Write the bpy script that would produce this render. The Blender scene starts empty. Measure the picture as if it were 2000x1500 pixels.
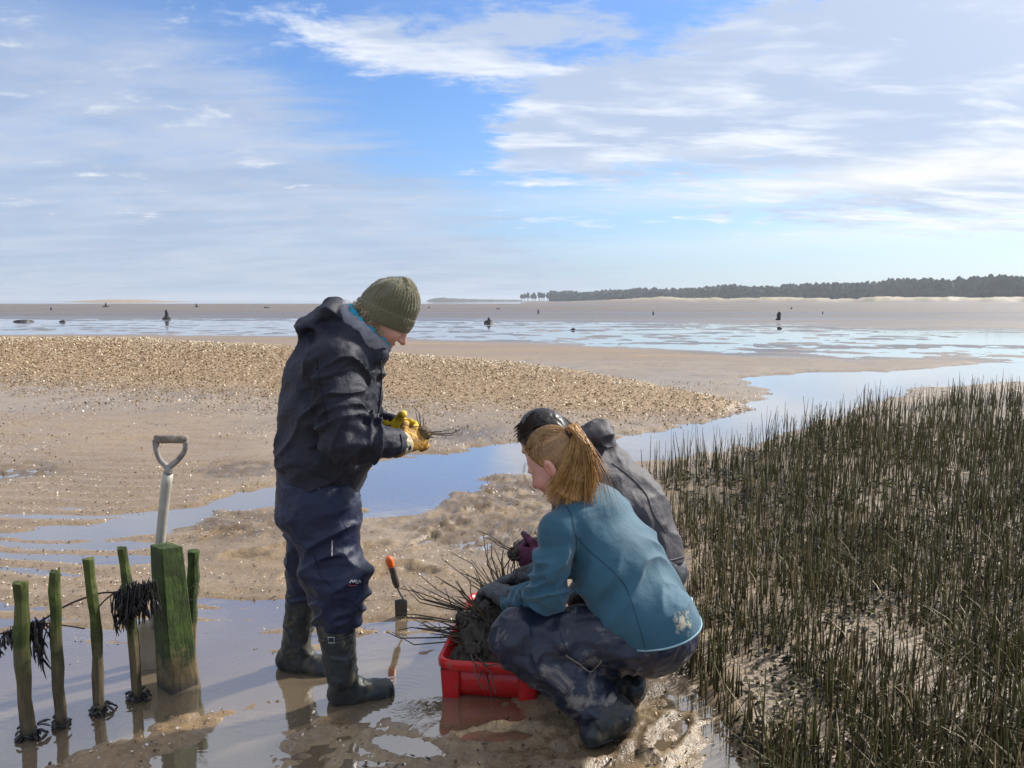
import bpy, math, random
import numpy as np
from mathutils import Vector, Matrix
rng = np.random.default_rng(7)
random.seed(7)
scene = bpy.context.scene
col = scene.collection

# ---------------------------------------------------------------- camera
CAM_H, PITCH, FPX = 1.5, math.radians(6.2), 1500.0     # eye height, downward tilt, focal length in photo pixels (2000 wide)
cam_data = bpy.data.cameras.new('camera'); cam = bpy.data.objects.new('camera', cam_data); col.objects.link(cam)
cam_data.sensor_width = 36.0; cam_data.lens = 36.0 * FPX / 2000.0
cam_data.clip_start = 0.05; cam_data.clip_end = 20000
cam.location = (0, 0, CAM_H); cam.rotation_euler = (math.pi / 2 - PITCH, 0, 0)
scene.camera = cam

# ---------------------------------------------------------------- render and exposure
scene.render.engine = 'CYCLES'
scene.cycles.use_denoising = True
scene.cycles.max_bounces = 5; scene.cycles.diffuse_bounces = 2; scene.cycles.glossy_bounces = 3; scene.cycles.transparent_max_bounces = 8
scene.cycles.caustics_reflective = False; scene.cycles.caustics_refractive = False
scene.cycles.sample_clamp_indirect = 6.0
vs = scene.view_settings
vs.view_transform = 'Standard'; vs.look = 'None'; vs.exposure = 0.32; vs.gamma = 1.0; vs.use_curve_mapping = False

# ---------------------------------------------------------------- node helpers
class S:
    """A node socket with arithmetic."""
    def __init__(s, nt, o): s.nt, s.o = nt, o
    def m(s, op, *a, clamp=False):
        n = s.nt.nodes.new('ShaderNodeMath'); n.operation = op; n.use_clamp = clamp
        for i, v in enumerate((s,) + a):
            if isinstance(v, S): s.nt.links.new(v.o, n.inputs[i])
            else: n.inputs[i].default_value = v
        return S(s.nt, n.outputs[0])
    def __add__(s, b): return s.m('ADD', b)
    def __sub__(s, b): return s.m('SUBTRACT', b)
    def __mul__(s, b): return s.m('MULTIPLY', b)
    def __truediv__(s, b): return s.m('DIVIDE', b)
    def clamp(s): return s.m('MULTIPLY', 1.0, clamp=True)
    def step(s, a, b):          # smoothstep
        n = s.nt.nodes.new('ShaderNodeMapRange'); n.interpolation_type = 'SMOOTHSTEP'
        s.nt.links.new(s.o, n.inputs[0])
        n.inputs[1].default_value, n.inputs[2].default_value = (a, b) if a < b else (b, a)
        n.inputs[3].default_value, n.inputs[4].default_value = (0, 1) if a < b else (1, 0)
        return S(s.nt, n.outputs[0])
def xyz(nt, sock):
    n = nt.nodes.new('ShaderNodeSeparateXYZ'); nt.links.new(sock, n.inputs[0])
    return [S(nt, o) for o in n.outputs]
def vec(nt, a, b, c):
    n = nt.nodes.new('ShaderNodeCombineXYZ')
    for i, v in enumerate((a, b, c)):
        if isinstance(v, S): nt.links.new(v.o, n.inputs[i])
        else: n.inputs[i].default_value = v
    return n.outputs[0]
def noise(nt, v, scale, detail=4, rough=.55, dist=0.0):
    n = nt.nodes.new('ShaderNodeTexNoise')
    if v is not None: nt.links.new(v, n.inputs['Vector'])
    n.inputs['Scale'].default_value = scale; n.inputs['Detail'].default_value = detail
    n.inputs['Roughness'].default_value = rough; n.inputs['Distortion'].default_value = dist
    return S(nt, n.outputs['Fac'])
def mixc(nt, f, a, b, mode='MIX'):
    n = nt.nodes.new('ShaderNodeMix'); n.data_type = 'RGBA'; n.blend_type = mode
    for i, v in ((0, f), (6, a), (7, b)):
        if isinstance(v, S): nt.links.new(v.o, n.inputs[i])
        elif hasattr(v, 'is_output'): nt.links.new(v, n.inputs[i])
        else: n.inputs[i].default_value = v if i == 0 else (*v, 1)
    return n.outputs[2]

# ---------------------------------------------------------------- sky and sun
SUN_AZ, SUN_EL = math.radians(57), math.radians(34)      # to the right of the view and beyond it
sun_dir = Vector((math.sin(SUN_AZ) * math.cos(SUN_EL), math.cos(SUN_AZ) * math.cos(SUN_EL), math.sin(SUN_EL)))
world = bpy.data.worlds.new('World'); scene.world = world; world.use_nodes = True
def build_sky():
    nt = world.node_tree; nt.nodes.clear()
    out = nt.nodes.new('ShaderNodeOutputWorld'); bg = nt.nodes.new('ShaderNodeBackground')
    nt.links.new(bg.outputs[0], out.inputs[0]); bg.inputs[1].default_value = 0.094
    sky = nt.nodes.new('ShaderNodeTexSky'); sky.sky_type = 'NISHITA'; sky.sun_disc = False
    sky.sun_elevation = SUN_EL; sky.sun_rotation = SUN_AZ
    sky.air_density = 1.1; sky.dust_density = 0.6; sky.ozone_density = 2.5
    tc = nt.nodes.new('ShaderNodeTexCoord'); d = tc.outputs['Generated']
    x, y, z = xyz(nt, d)
    deg = 180 / math.pi
    az = x.m('ARCTAN2', y) * deg
    zc = z.m('MAXIMUM', 0.0)
    el = zc.m('ARCSINE') * deg
    den = zc + 0.13
    px, py = x / den, y / den
    pl = vec(nt, px, py, 0.0)
    def G(a, e, sa, se, tilt=0.0):       # soft patch at azimuth a, elevation e
        u = (az - a) * (1 / sa); w = (el - (az - a) * tilt - e) * (1 / se)
        return (u * u + w * w).m('MULTIPLY', -1.0).m('EXPONENT')
    n_big = noise(nt, pl, 0.7, 2, .5, .3)
    n_puff = noise(nt, vec(nt, px * .9, py * 1.25, 3.1), 4.6, 6, .66, .25)
    n_streak = noise(nt, vec(nt, px * .45, py * 1.7, 7.7), 3.0, 5, .62, .4)
    n_shade = noise(nt, vec(nt, px * .6, py * 1.3, 11.3), 2.8, 4, .6, .3)
    sx, sy, sz = sun_dir
    sundot = (x * sx + y * sy + z * sz).m('MAXIMUM', 0.0)
    glow = sundot.m('POWER', 14.0)
    # clear sky, milky towards the horizon
    c = mixc(nt, 1.0, sky.outputs[0], (.70, 1.0, 1.45), 'MULTIPLY')
    haze_f = (el * (-1 / 6.5)).m('EXPONENT') * .9
    right = (az.step(-10, 38))
    haze_c = mixc(nt, right, (4.2, 5.3, 6.7), (6.8, 7.35, 7.6))
    c = mixc(nt, haze_f.clamp(), c, haze_c)
    # broad grey veil on the left
    edge = az + (el - 10.5) * 1.6 + (n_streak - .5) * 26
    veil = edge.step(-3, -17) * el.step(21.5, 14) * (n_big * .7 + .6)
    veil = veil * ((n_puff - .5) * 1.1 + .92)
    veil = (veil * .9).clamp()
    veil_c = mixc(nt, n_shade.step(.3, .7), (3.9, 4.75, 6.3), (5.2, 5.8, 7.0))
    c = mixc(nt, veil, c, veil_c)
    # puffy and streaky clouds
    cov = (G(19, 14.5, 17, 4.6, .12) * .27 + G(38, 11, 20, 9) * .40 + G(-9, 17, 9, 1.6, -.18) * .22
           + G(3.5, 11.5, 7.0, 1.9, .15) * .30 + G(-1, 18.5, 9, 2.0) * .20 + G(6, 15, 8, 1.6) * .16 - G(-8, 11.5, 7, 3.4, .1) * .30
           + G(-19, 10.3, 7, 1.6, -.45) * .12 + el.step(20, 34) * .26 - el.step(5.5, 2.5) * .25)
    dens = n_puff * .64 + n_streak * .36 + cov
    puff = dens.step(.55, .74)
    thick = (n_shade + cov * .30).step(.40, .66)
    bright = mixc(nt, glow, (8.2, 8.5, 9.0), (12.5, 12.2, 11.4))
    shade = mixc(nt, glow, (4.3, 5.2, 6.9), (6.6, 7.2, 8.0))
    cc = mixc(nt, thick * .9, bright, shade)
    c = mixc(nt, puff * .92, c, cc)
    # long low bands above the horizon on the bright side
    band = (G(24, 8.0, 24, 1.0, .035) + G(30, 4.6, 26, .8, .03) * .55 + G(12, 10.2, 10, .5, .03) * .4) * (n_streak * 1.5).clamp()
    c = mixc(nt, (band * 1.0).clamp(), c, mixc(nt, right, (6.4, 7.1, 8.0), (9.0, 9.0, 8.8)))
    # thin pale cloud higher up
    c = mixc(nt, el.step(18, 29) * (n_streak * .9 + .30).clamp() * .85, c, mixc(nt, n_shade.step(.3, .7), (5.6, 5.8, 6.5), (6.8, 6.9, 7.4)))
    # glare around the sun behind thin cloud
    n = nt.nodes.new('ShaderNodeMix'); n.data_type = 'RGBA'; n.blend_type = 'ADD'
    gl = sundot.m('POWER', 18.0) * .75
    nt.links.new(gl.o, n.inputs[0]); nt.links.new(c, n.inputs[6]); n.inputs[7].default_value = (6.5, 5.9, 4.8, 1)
    nt.links.new(n.outputs[2], bg.inputs[0])
build_sky()
world.cycles.sampling_method = 'MANUAL'; world.cycles.sample_map_resolution = 512
sl = bpy.data.lights.new('sun', 'SUN'); sl.energy = 4.6; sl.angle = math.radians(4.0); sl.color = (1.0, .95, .87)
sun = bpy.data.objects.new('sun', sl); col.objects.link(sun)
sun.rotation_euler = sun_dir.to_track_quat('Z', 'Y').to_euler(); sun.location = (20, 20, 30)

# ---------------------------------------------------------------- pixel to world
CP, SP = math.cos(PITCH), math.sin(PITCH)
def W(px, py, Y):
    """Point of the photo's pixel ray at the distance Y from the camera's foot."""
    u, v = (px - 1000) / FPX, (750 - py) / FPX
    t = Y / (CP + v * SP)
    return np.array((u * t, Y, CAM_H + t * (-SP + v * CP)))
def G0(px, py, z=0.0):
    """Point of the photo's pixel ray on the level z."""
    u, v = (px - 1000) / FPX, (750 - py) / FPX
    t = (CAM_H - z) / (SP - v * CP)
    return np.array((u * t, t * (CP + v * SP), z))

# ---------------------------------------------------------------- numpy noise
_perm = np.random.default_rng(3).permutation(4096)
_val = np.random.default_rng(4).random(4096)
def vnoise(p):
    """Smooth value noise of (...,3) points, 0..1."""
    p = np.asarray(p, float); i = np.floor(p).astype(np.int64); f = p - i
    f = f * f * (3 - 2 * f)
    def h(dx, dy, dz):
        a = _perm[(i[..., 0] + dx) & 4095]; a = _perm[(a + i[..., 1] + dy) & 4095]
        return _val[_perm[(a + i[..., 2] + dz) & 4095]]
    fx, fy, fz = f[..., 0], f[..., 1], f[..., 2]
    r = 0
    for dz in (0, 1):
        wz = fz if dz else 1 - fz
        a = h(0, 0, dz) * (1 - fx) + h(1, 0, dz) * fx
        b = h(0, 1, dz) * (1 - fx) + h(1, 1, dz) * fx
        r = r + wz * (a * (1 - fy) + b * fy)
    return r
def fbm(p, oct=4, gain=.5, seed=0.0):
    p = np.asarray(p, float) + seed * 17.31; a, s, t = 1.0, 0.0, 0.0
    for _ in range(oct):
        s = s + a * vnoise(p); t += a; a *= gain; p = p * 2.03 + 5.7
    return s / t
def sstep(x, a, b):
    t = np.clip((x - a) / (b - a), 0, 1); return t * t * (3 - 2 * t)
def xy3(x, y, s, sy=None): return np.stack((x * s, y * (sy or s), np.zeros_like(x)), -1)

# ---------------------------------------------------------------- mesh helpers
def mesh_obj(name, v, f, mat, parent=None, smooth=True, attr=None, link=True):
    me = bpy.data.meshes.new(name)
    v = np.asarray(v, np.float32)
    if isinstance(f, np.ndarray):
        k = f.shape[1]
        me.vertices.add(len(v)); me.vertices.foreach_set('co', v.ravel())
        me.loops.add(f.size); me.loops.foreach_set('vertex_index', f.astype(np.int32).ravel())
        me.polygons.add(len(f)); me.polygons.foreach_set('loop_start', np.arange(0, f.size, k, dtype=np.int32))
        me.update(calc_edges=True)
    else:
        me.from_pydata(v.tolist(), [], f)
    if smooth: me.polygons.foreach_set('use_smooth', np.ones(len(me.polygons), bool))
    if attr is not None:
        a = me.color_attributes.new('tint', 'FLOAT_COLOR', 'POINT')
        c = np.ones((len(v), 4), np.float32); c[:, :3] = attr; a.data.foreach_set('color', c.ravel())
    me.validate(); me.update()
    if mat: me.materials.append(mat)
    o = bpy.data.objects.new(name, me)
    if link: col.objects.link(o)
    if parent: o.parent = parent
    return o
def tag(o, label=None, cat=None, group=None, kind=None):
    if label: o['label'] = label
    if cat: o['category'] = cat
    if group: o['group'] = group
    if kind: o['kind'] = kind
    return o
def empty(name, loc, label, cat, group=None):
    o = bpy.data.objects.new(name, None); o.empty_display_size = .1; col.objects.link(o); o.location = loc
    bpy.context.view_layer.update()
    return tag(o, label, cat, group)
def adopt(o, root):
    """Parent a mesh built in world coordinates without moving it."""
    o.parent = root; o.matrix_parent_inverse = Matrix.Translation(root.location).inverted(); return o
class MB:
    """Collects shapes into one mesh (triangles and quads)."""
    def __init__(s): s.v, s.f, s.c = [], [], []
    def add(s, v, f, c=(1, 1, 1)):
        b = len(s.v); s.v += [tuple(map(float, p)) for p in v]; s.f += [[i + b for i in q] for q in f]; s.c += [c] * len(v)
    def tube(s, pts, rad, n=8, c=(1, 1, 1), flat=1.0, cap=True, jit=0.0):
        pts = [np.asarray(p, float) for p in pts]; rad = [rad] * len(pts) if np.isscalar(rad) else rad
        v = []; up = np.array((0.13, 0.21, .97))
        t0 = pts[-1] - pts[0]
        if abs(np.dot(up, t0 / (np.linalg.norm(t0) + 1e-9))) > .9: up = np.array((.9, .3, .1))
        for i, p in enumerate(pts):
            t = pts[min(i + 1, len(pts) - 1)] - pts[max(i - 1, 0)]; t = t / (np.linalg.norm(t) + 1e-9)
            a = np.cross(t, up); a /= np.linalg.norm(a) + 1e-9; b = np.cross(a, t)
            for k in range(n):
                w = 2 * math.pi * k / n; r = rad[i] * (1 + jit * (random.random() - .5))
                v.append(p + r * (math.cos(w) * a + math.sin(w) * b * flat))
        f = []
        for i in range(len(pts) - 1):
            for k in range(n):
                q = i * n; f.append([q + k, q + (k + 1) % n, q + n + (k + 1) % n, q + n + k])
        if cap:
            f.append(list(range(n))[::-1]); f.append([len(v) - n + k for k in range(n)])
        s.add(v, f, c)
    def box(s, c, sz, M=None, col_=(1, 1, 1)):
        v = [np.array(((i & 1) - .5, ((i >> 1) & 1) - .5, (i >> 2) - .5)) * sz for i in range(8)]
        if M is not None: v = [M @ p for p in v]
        s.add([p + np.asarray(c) for p in v], [[0, 2, 3, 1], [4, 5, 7, 6], [0, 1, 5, 4], [2, 6, 7, 3], [0, 4, 6, 2], [1, 3, 7, 5]], col_)
    def build(s, name, mat, parent=None, smooth=True, tint=False):
        return mesh_obj(name, s.v, s.f, mat, parent, smooth, np.array(s.c) if tint else None)

# ---------------------------------------------------------------- material helpers
def new_mat(name):
    m = bpy.data.materials.new(name); m.use_nodes = True; nt = m.node_tree
    return m, nt, nt.nodes['Principled BSDF']
def pmat(name, c1, c2=None, scale=8.0, rough=.7, bump=0.0, bscale=60.0, spec=.5, stains=(), tint=False, detail=5, wave=None, rough2=None, sheen=0):
    """Two-tone noise colour, fine bump and any number of stains (colour, scale, threshold low, high, strength, roughness)."""
    m, nt, b = new_mat(name)
    tc = nt.nodes.new('ShaderNodeTexCoord').outputs['Object']
    n = noise(nt, tc, scale, detail, .6, .2)
    c = mixc(nt, n.step(.3, .7), c1, c2 or tuple(k * .75 for k in c1))
    if tint:
        a = nt.nodes.new('ShaderNodeAttribute'); a.attribute_name = 'tint'
        c = mixc(nt, 1.0, c, a.outputs['Color'], 'MULTIPLY')
    r = n * ((rough2 or rough) - rough) + rough
    for (sc, ss, lo, hi, k, sr) in stains:
        f = (noise(nt, tc, ss, 7, .68, .6)).step(lo, hi) * k
        c = mixc(nt, f, c, sc)
        r = r + (f * (sr - rough))
    nt.links.new(c, b.inputs['Base Color']); nt.links.new(r.clamp().o, b.inputs['Roughness'])
    b.inputs['Specular IOR Level'].default_value = spec
    if sheen: b.inputs['Sheen Weight'].default_value = sheen; b.inputs['Sheen Roughness'].default_value = .5
    if bump:
        bp = nt.nodes.new('ShaderNodeBump'); bp.inputs['Strength'].default_value = bump; bp.inputs['Distance'].default_value = .01
        h = noise(nt, tc, bscale, 6, .6)
        if wave:
            w = nt.nodes.new('ShaderNodeTexWave'); nt.links.new(tc, w.inputs[0]); w.inputs['Scale'].default_value = wave
            w.bands_direction = 'X'; w.inputs['Distortion'].default_value = .6
            h = h * .4 + S(nt, w.outputs['Fac']) * .6
        nt.links.new(h.o, bp.inputs['Height']); nt.links.new(bp.outputs[0], b.inputs['Normal'])
    return m

# ================================================================ ground
def poly(pts, z=0.0): return np.array([G0(a, b, z)[:2] for a, b in pts])
def poly_sd(P, q):
    """Signed distance (inside negative) of points P (n,2) to polygon q."""
    d = np.full(len(P), 1e18); s = np.ones(len(P)); n = len(q)
    for i in range(n):
        a, b = q[i], q[i - 1]; e = b - a; w = P - a
        t = np.clip((w @ e) / (e @ e + 1e-12), 0, 1)[:, None]; r = w - t * e
        d = np.minimum(d, (r * r).sum(1))
        c1 = P[:, 1] >= a[1]; c2 = P[:, 1] < b[1]; c3 = e[0] * w[:, 1] > e[1] * w[:, 0]
        fl = (c1 & c2 & c3) | (~c1 & ~c2 & ~c3); s[fl] *= -1
    return s * np.sqrt(d)
CHANNEL = poly([(1440, 738), (1560, 728), (1760, 724), (2000, 700), (2300, 690), (2300, 735), (2000, 745), (1800, 760), (1680, 800), (1560, 850), (1430, 885),
                (1300, 900), (1180, 915), (1045, 932), (960, 928), (905, 960), (850, 985), (790, 1016), (700, 1008), (620, 985),
                (535, 985), (440, 1000), (370, 1015), (310, 1036), (200, 1054), (90, 1050), (70, 1036), (200, 1022), (310, 1000), (430, 975), (530, 950),
                (640, 930), (760, 896), (860, 880), (980, 866), (1100, 862), (1200, 850), (1310, 842), (1400, 815), (1450, 795), (1500, 768), (1480, 756)])
PUDDLE = poly([(-300, 1170), (60, 1180), (200, 1215), (330, 1190), (380, 1160), (470, 1150), (560, 1165), (700, 1215), (790, 1195), (850, 1200), (900, 1240), (1010, 1330), (1000, 1375),
               (905, 1378), (850, 1400), (760, 1400), (640, 1440), (560, 1560), (560, 2600), (-1500, 2600), (-1500, 1300)])
BAR = poly([(60, 1560), (90, 1490), (200, 1462), (330, 1405), (450, 1372), (560, 1338), (568, 1350), (470, 1400), (390, 1440), (300, 1475), (255, 1560)])
SMALLP = [poly(p) for p in (
    [(850, 1405), (920, 1388), (1010, 1400), (1080, 1425), (1050, 1470), (930, 1485), (860, 1450)],
    [(1300, 1390), (1360, 1345), (1410, 1400), (1440, 1470), (1440, 1560), (1300, 1560), (1310, 1470)],
    [(1225, 1395), (1330, 1370), (1345, 1410), (1260, 1430)],
    [(1620, 696), (1730, 694), (1735, 706), (1650, 710)], [(1030, 697), (1130, 692), (1250, 696), (1200, 702), (1050, 702)],
    [(1790, 688), (1880, 684), (2000, 686), (2000, 698), (1900, 700)], [(1430, 1060), (1500, 1050), (1520, 1075), (1450, 1085)],
    [(560, 1440), (640, 1425), (700, 1450), (690, 1500), (600, 1520)])]
WETMUD = poly([(540, 1420), (640, 1400), (800, 1385), (900, 1395), (1000, 1385), (1120, 1400), (1240, 1370), (1330, 1290), (1370, 1330), (1420, 1480), (1500, 1700), (300, 1700)])
ROUGH = [poly(p) for p in (
    [(340, 1020), (470, 1005), (600, 1000), (700, 1030), (760, 1060), (560, 1060), (450, 1065), (350, 1060)],
    [(700, 1010), (800, 1020), (880, 975), (960, 935), (1060, 940), (1250, 920), (1290, 1000), (1100, 1100), (900, 1080), (800, 1060)],
    [(360, 925), (450, 905), (545, 905), (545, 935), (420, 940)], [(830, 840), (930, 832), (1000, 850), (960, 868), (850, 865)], [(-60, 915), (60, 905), (140, 912), (120, 930), (-60, 945)],
    [(1000, 1400), (1080, 1400), (1250, 1380), (1330, 1420), (1300, 1600), (900, 1600), (700, 1520)], [(1240, 1280), (1330, 1260), (1360, 1330), (1300, 1370), (1200, 1380)])]
GRASS = poly([(1275, 940), (1330, 915), (1420, 893), (1500, 876), (1600, 846), (1700, 816), (1800, 792), (2000, 768), (2500, 755), (3200, 790), (3200, 2600), (1560, 2600),
              (1425, 1560), (1385, 1450), (1362, 1330), (1360, 1240), (1325, 1130), (1290, 1020)])
RIPPLE = poly([(-600, 830), (300, 800), (540, 860), (540, 900), (400, 1010), (420, 1070), (600, 1065), (800, 1060), (850, 1130), (700, 1220), (380, 1160), (200, 1215), (-600, 1180)])
BANKC = [(-40, -1), (-18, 15.6), (-12, 16.3), (-7, 16.6), (-3, 16.2), (0, 15.4), (2, 13.6), (3.0, 11.6), (3.4, 10.3)]
def bank_h(x, y):
    """Long low shell bank, steepest on its near side, tapering to a tip on the right."""
    top = np.interp(x, [-40, -12, -6, -2, 0, 1.5, 2.6, 3.3], [27, 25, 21, 17.6, 15.6, 13.6, 11.7, 10.4])
    bot = np.interp(x, [-40, -10, -6, -3, -1.5, 0, 1.4, 2.5, 3.3], [14.8, 13.6, 12.2, 11.0, 10.4, 9.8, 9.35, 9.5, 10.2])
    w = fbm(xy3(x, y, .7), 3, seed=2) - .5
    t = (y - bot - w * 1.1) / np.maximum(top - bot, .3)
    prof = sstep(t, -.03, .85) * (1 - sstep(t, .95, 1.5))
    env = np.interp(x, [-40, -12, -2, 1, 2.6, 3.5], [.30, .30, .26, .22, .14, 0])
    cover = sstep(t + (fbm(xy3(x, y, 3.0), 3, .6, seed=33) - .5) * .5, -.16, .22) * (1 - sstep(t, .90, 1.12)) * sstep(x, 3.6, 3.0)
    return env * prof, cover, t
def ground_z(x, y, full=False):
    sh = x.shape; x = x.ravel(); y = y.ravel(); P = np.stack((x, y), 1)
    r = np.maximum(y, 1.0)
    z = .030 + (fbm(xy3(x, y, .8), 4, seed=1) - .5) * .05
    fine = (fbm(xy3(x, y, 9, 13), 4, .6, seed=5) - .5)
    z += fine * .016 * np.clip(6 / r, .2, 1)
    near = y < 60
    def sdp(q, m=None):
        o = np.full(len(x), 9.0); bb = (x > q[:, 0].min() - 1.5) & (x < q[:, 0].max() + 1.5) & (y > q[:, 1].min() - 1.5) & (y < q[:, 1].max() + 1.5)
        if bb.any(): o[bb] = poly_sd(P[bb], q)
        return o
    wob = (fbm(xy3(x, y, 2.2, 3.2), 4, .6, seed=8) - .5)
    # rippled wet sand
    sdr = sdp(RIPPLE); k = sstep(-sdr, -.2, .5)
    ph = y * 30 + (fbm(xy3(x, y, .55), 3, seed=19) - .5) * 26 + wob * 3.0 + x * 2.0
    rip = 1 - np.abs(np.sin(ph * .5)) * 1.6 + (vnoise(xy3(x, y, 1.4, 4)) - .5) * .9
    z = z * (1 - k) + k * (.0068 + rip * .0125 + (fbm(xy3(x, y, .9), 3, seed=9) - .5) * .030 + fine * .006)
    z += k * sstep(y, 5.0, 8.5) * .03
    # churned mud
    ro = np.zeros(len(x))
    for q in ROUGH: ro = np.maximum(ro, sstep(-sdp(q) + wob * .35, -.12, .18))
    clod = fbm(xy3(x, y, 15, 26), 4, .65, seed=12)
    z += ro * (-.012 + (sstep(clod, .45, .60) - .4) * .018 + (vnoise(xy3(x, y, 55)) - .5) * .010 + (fbm(xy3(x, y, 3.0, 5.0), 3, seed=13) - .5) * .022)
    # water bodies
    def dig(q, e, depth, wv):
        nonlocal z
        s = sdp(q) + wob * wv
        m = sstep(-s, -e, e); z = z * (1 - m) + m * (depth + (fbm(xy3(x, y, 1.3), 3, seed=3) - .5) * .02)
        return m
    dig(CHANNEL, .16, -.03, .75)
    rip2 = 1 - np.abs(np.sin(y * 17 + (fbm(xy3(x, y, .7), 3, seed=20) - .5) * 14 + x * 2.2)) * 1.7 + (vnoise(xy3(x, y, 2, 5)) - .5) * 1.0
    s = sdp(PUDDLE) + wob * .22; m = sstep(-s, -.10, .10)
    z = z * (1 - m) + m * (-.017 + sstep(y, 2.75, 3.7) * (.0180 + rip2 * .0110) * sstep(-x, .1, .5) + (fbm(xy3(x, y, 2.1, 3.0), 4, .55, seed=6) - .5) * .040 + np.maximum(0, fbm(xy3(x, y, 6.0, 11.0), 4, .6, seed=7) - .56) * .16 * sstep(x, -1.6, -.4) + fine * .010)
    for q in SMALLP: dig(q, .07, -.018, .12)
    mb = sstep(-sdp(BAR) + wob * .16 + fine * .05, -.06, .05); z += mb * (.022 + fine * .085)
    wm = sstep(-sdp(WETMUD) + wob * .2, -.12, .12); z = z * (1 - wm) + wm * (.004 + (fbm(xy3(x, y, 3.2, 5), 4, .6, seed=17) - .5) * .045 + (sstep(clod, .48, .6) - .4) * .012)
    for px_, py_, a_ in ((720, 1075, .5), (760, 1110, .2), (690, 1130, .9), (830, 1060, 1.2), (880, 1030, .4), (930, 1000, .9), (980, 965, .2), (620, 1050, .1), (560, 1075, .5), (480, 1090, .2), (440, 1045, .8), (820, 1120, -.3), (1220, 960, .5), (590, 1120, .9), (1150, 1470, .4), (980, 1440, .1), (800, 1460, -.4), (1310, 1440, 1.0)):
        c_ = G0(px_, py_); dx_, dy_ = x - c_[0], y - c_[1]; q = (np.abs(dx_) < .4) & (np.abs(dy_) < .4)
        if q.any():
            u_, v_ = dx_[q] * math.cos(a_) + dy_[q] * math.sin(a_), -dx_[q] * math.sin(a_) + dy_[q] * math.cos(a_); e_ = np.sqrt((u_ / .135) ** 2 + (v_ / .052) ** 2) + wob[q] * .35
            z[q] += -.026 * (1 - sstep(e_, .7, 1.05)) + .016 * np.exp(-((e_ - 1.25) / .25) ** 2)
    # grass bed
    gm = sstep(-sdp(GRASS), -.2, .3)
    z += gm * ((fbm(xy3(x, y, 1.6), 4, seed=14) - .61) * .075)
    # mound of trodden mud by the kneeling boots
    for (cx, cy), a, rr in (((G0(1290, 1450)[:2]), .020, .16), ((G0(1120, 1470)[:2]), .008, .22), ((G0(1300, 1310)[:2]), .02, .12)):
        z += a * np.exp(-((x - cx) ** 2 + (y - cy) ** 2) / rr ** 2) * (.6 + clod)
    bh, cover, t = bank_h(x, y); z += bh + cover * (fbm(xy3(x, y, 2.0), 3, seed=4) - .5) * .05
    # mudflat beyond: wet streaks, then firm flat, the sea on the left, dunes on the right
    far = sstep(y, 15, 22) * (1 - cover)
    lowf = fbm(xy3(x, y, .045, .16), 5, .6, seed=21); mid = fbm(xy3(x, y, .35, .9), 4, .6, seed=22)
    band0 = np.interp(x / r, [-1, -.67, -.3, 0, .3, .67, 1], [34, 34, 31, 27, 20, 18, 17]); band1 = np.interp(x / r, [-1, -.67, 0, .67, 1], [74, 74, 62, 38, 36])
    inb = sstep(y, band0 * .92, band0 * 1.12) * (1 - sstep(y, band1 * .8, band1 * 1.15))
    zf = .045 + (lowf - .5) * .10 - inb * (.056) + inb * ((mid - .5) * .065 + (fbm(xy3(x, y, 1.3, .9), 3, .65, seed=27) - .5) * .10)
    zf += (1 - inb) * ((mid - .5) * .03 + (fbm(xy3(x, y, .02, .30), 4, .6, seed=24) - .52) * .16)
    z = z * (1 - far) + far * zf
    firm = sstep(y, 85, 120); z += firm * (.03 + (lowf - .5) * .06)
    seam = sstep(-x / r, -.02, .03) * sstep(y, 360, 400); z = z * (1 - seam) - seam * 2.0
    isl = np.exp(-((x / r + .50) / .10) ** 2) * np.exp(-((y - 900) / 160) ** 2); z += isl * 4.2 * (.7 + .6 * vnoise(xy3(x, y, .02)))
    du = sstep(x / r, .04, .2) * sstep(y, 480, 560); z += du * (.1 + 4.6 * sstep(fbm(xy3(x, y, .026, .02), 4, .6, seed=31), .40, .74))
    if full: return [a.reshape(sh) for a in (z, ro, k, gm, cover, t, inb, far, du, isl, mb, lowf, mid, wob, m)]
    return z.reshape(sh)
def gz(x, y): return float(ground_z(np.array([float(x)]), np.array([float(y)]))[0])
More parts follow.
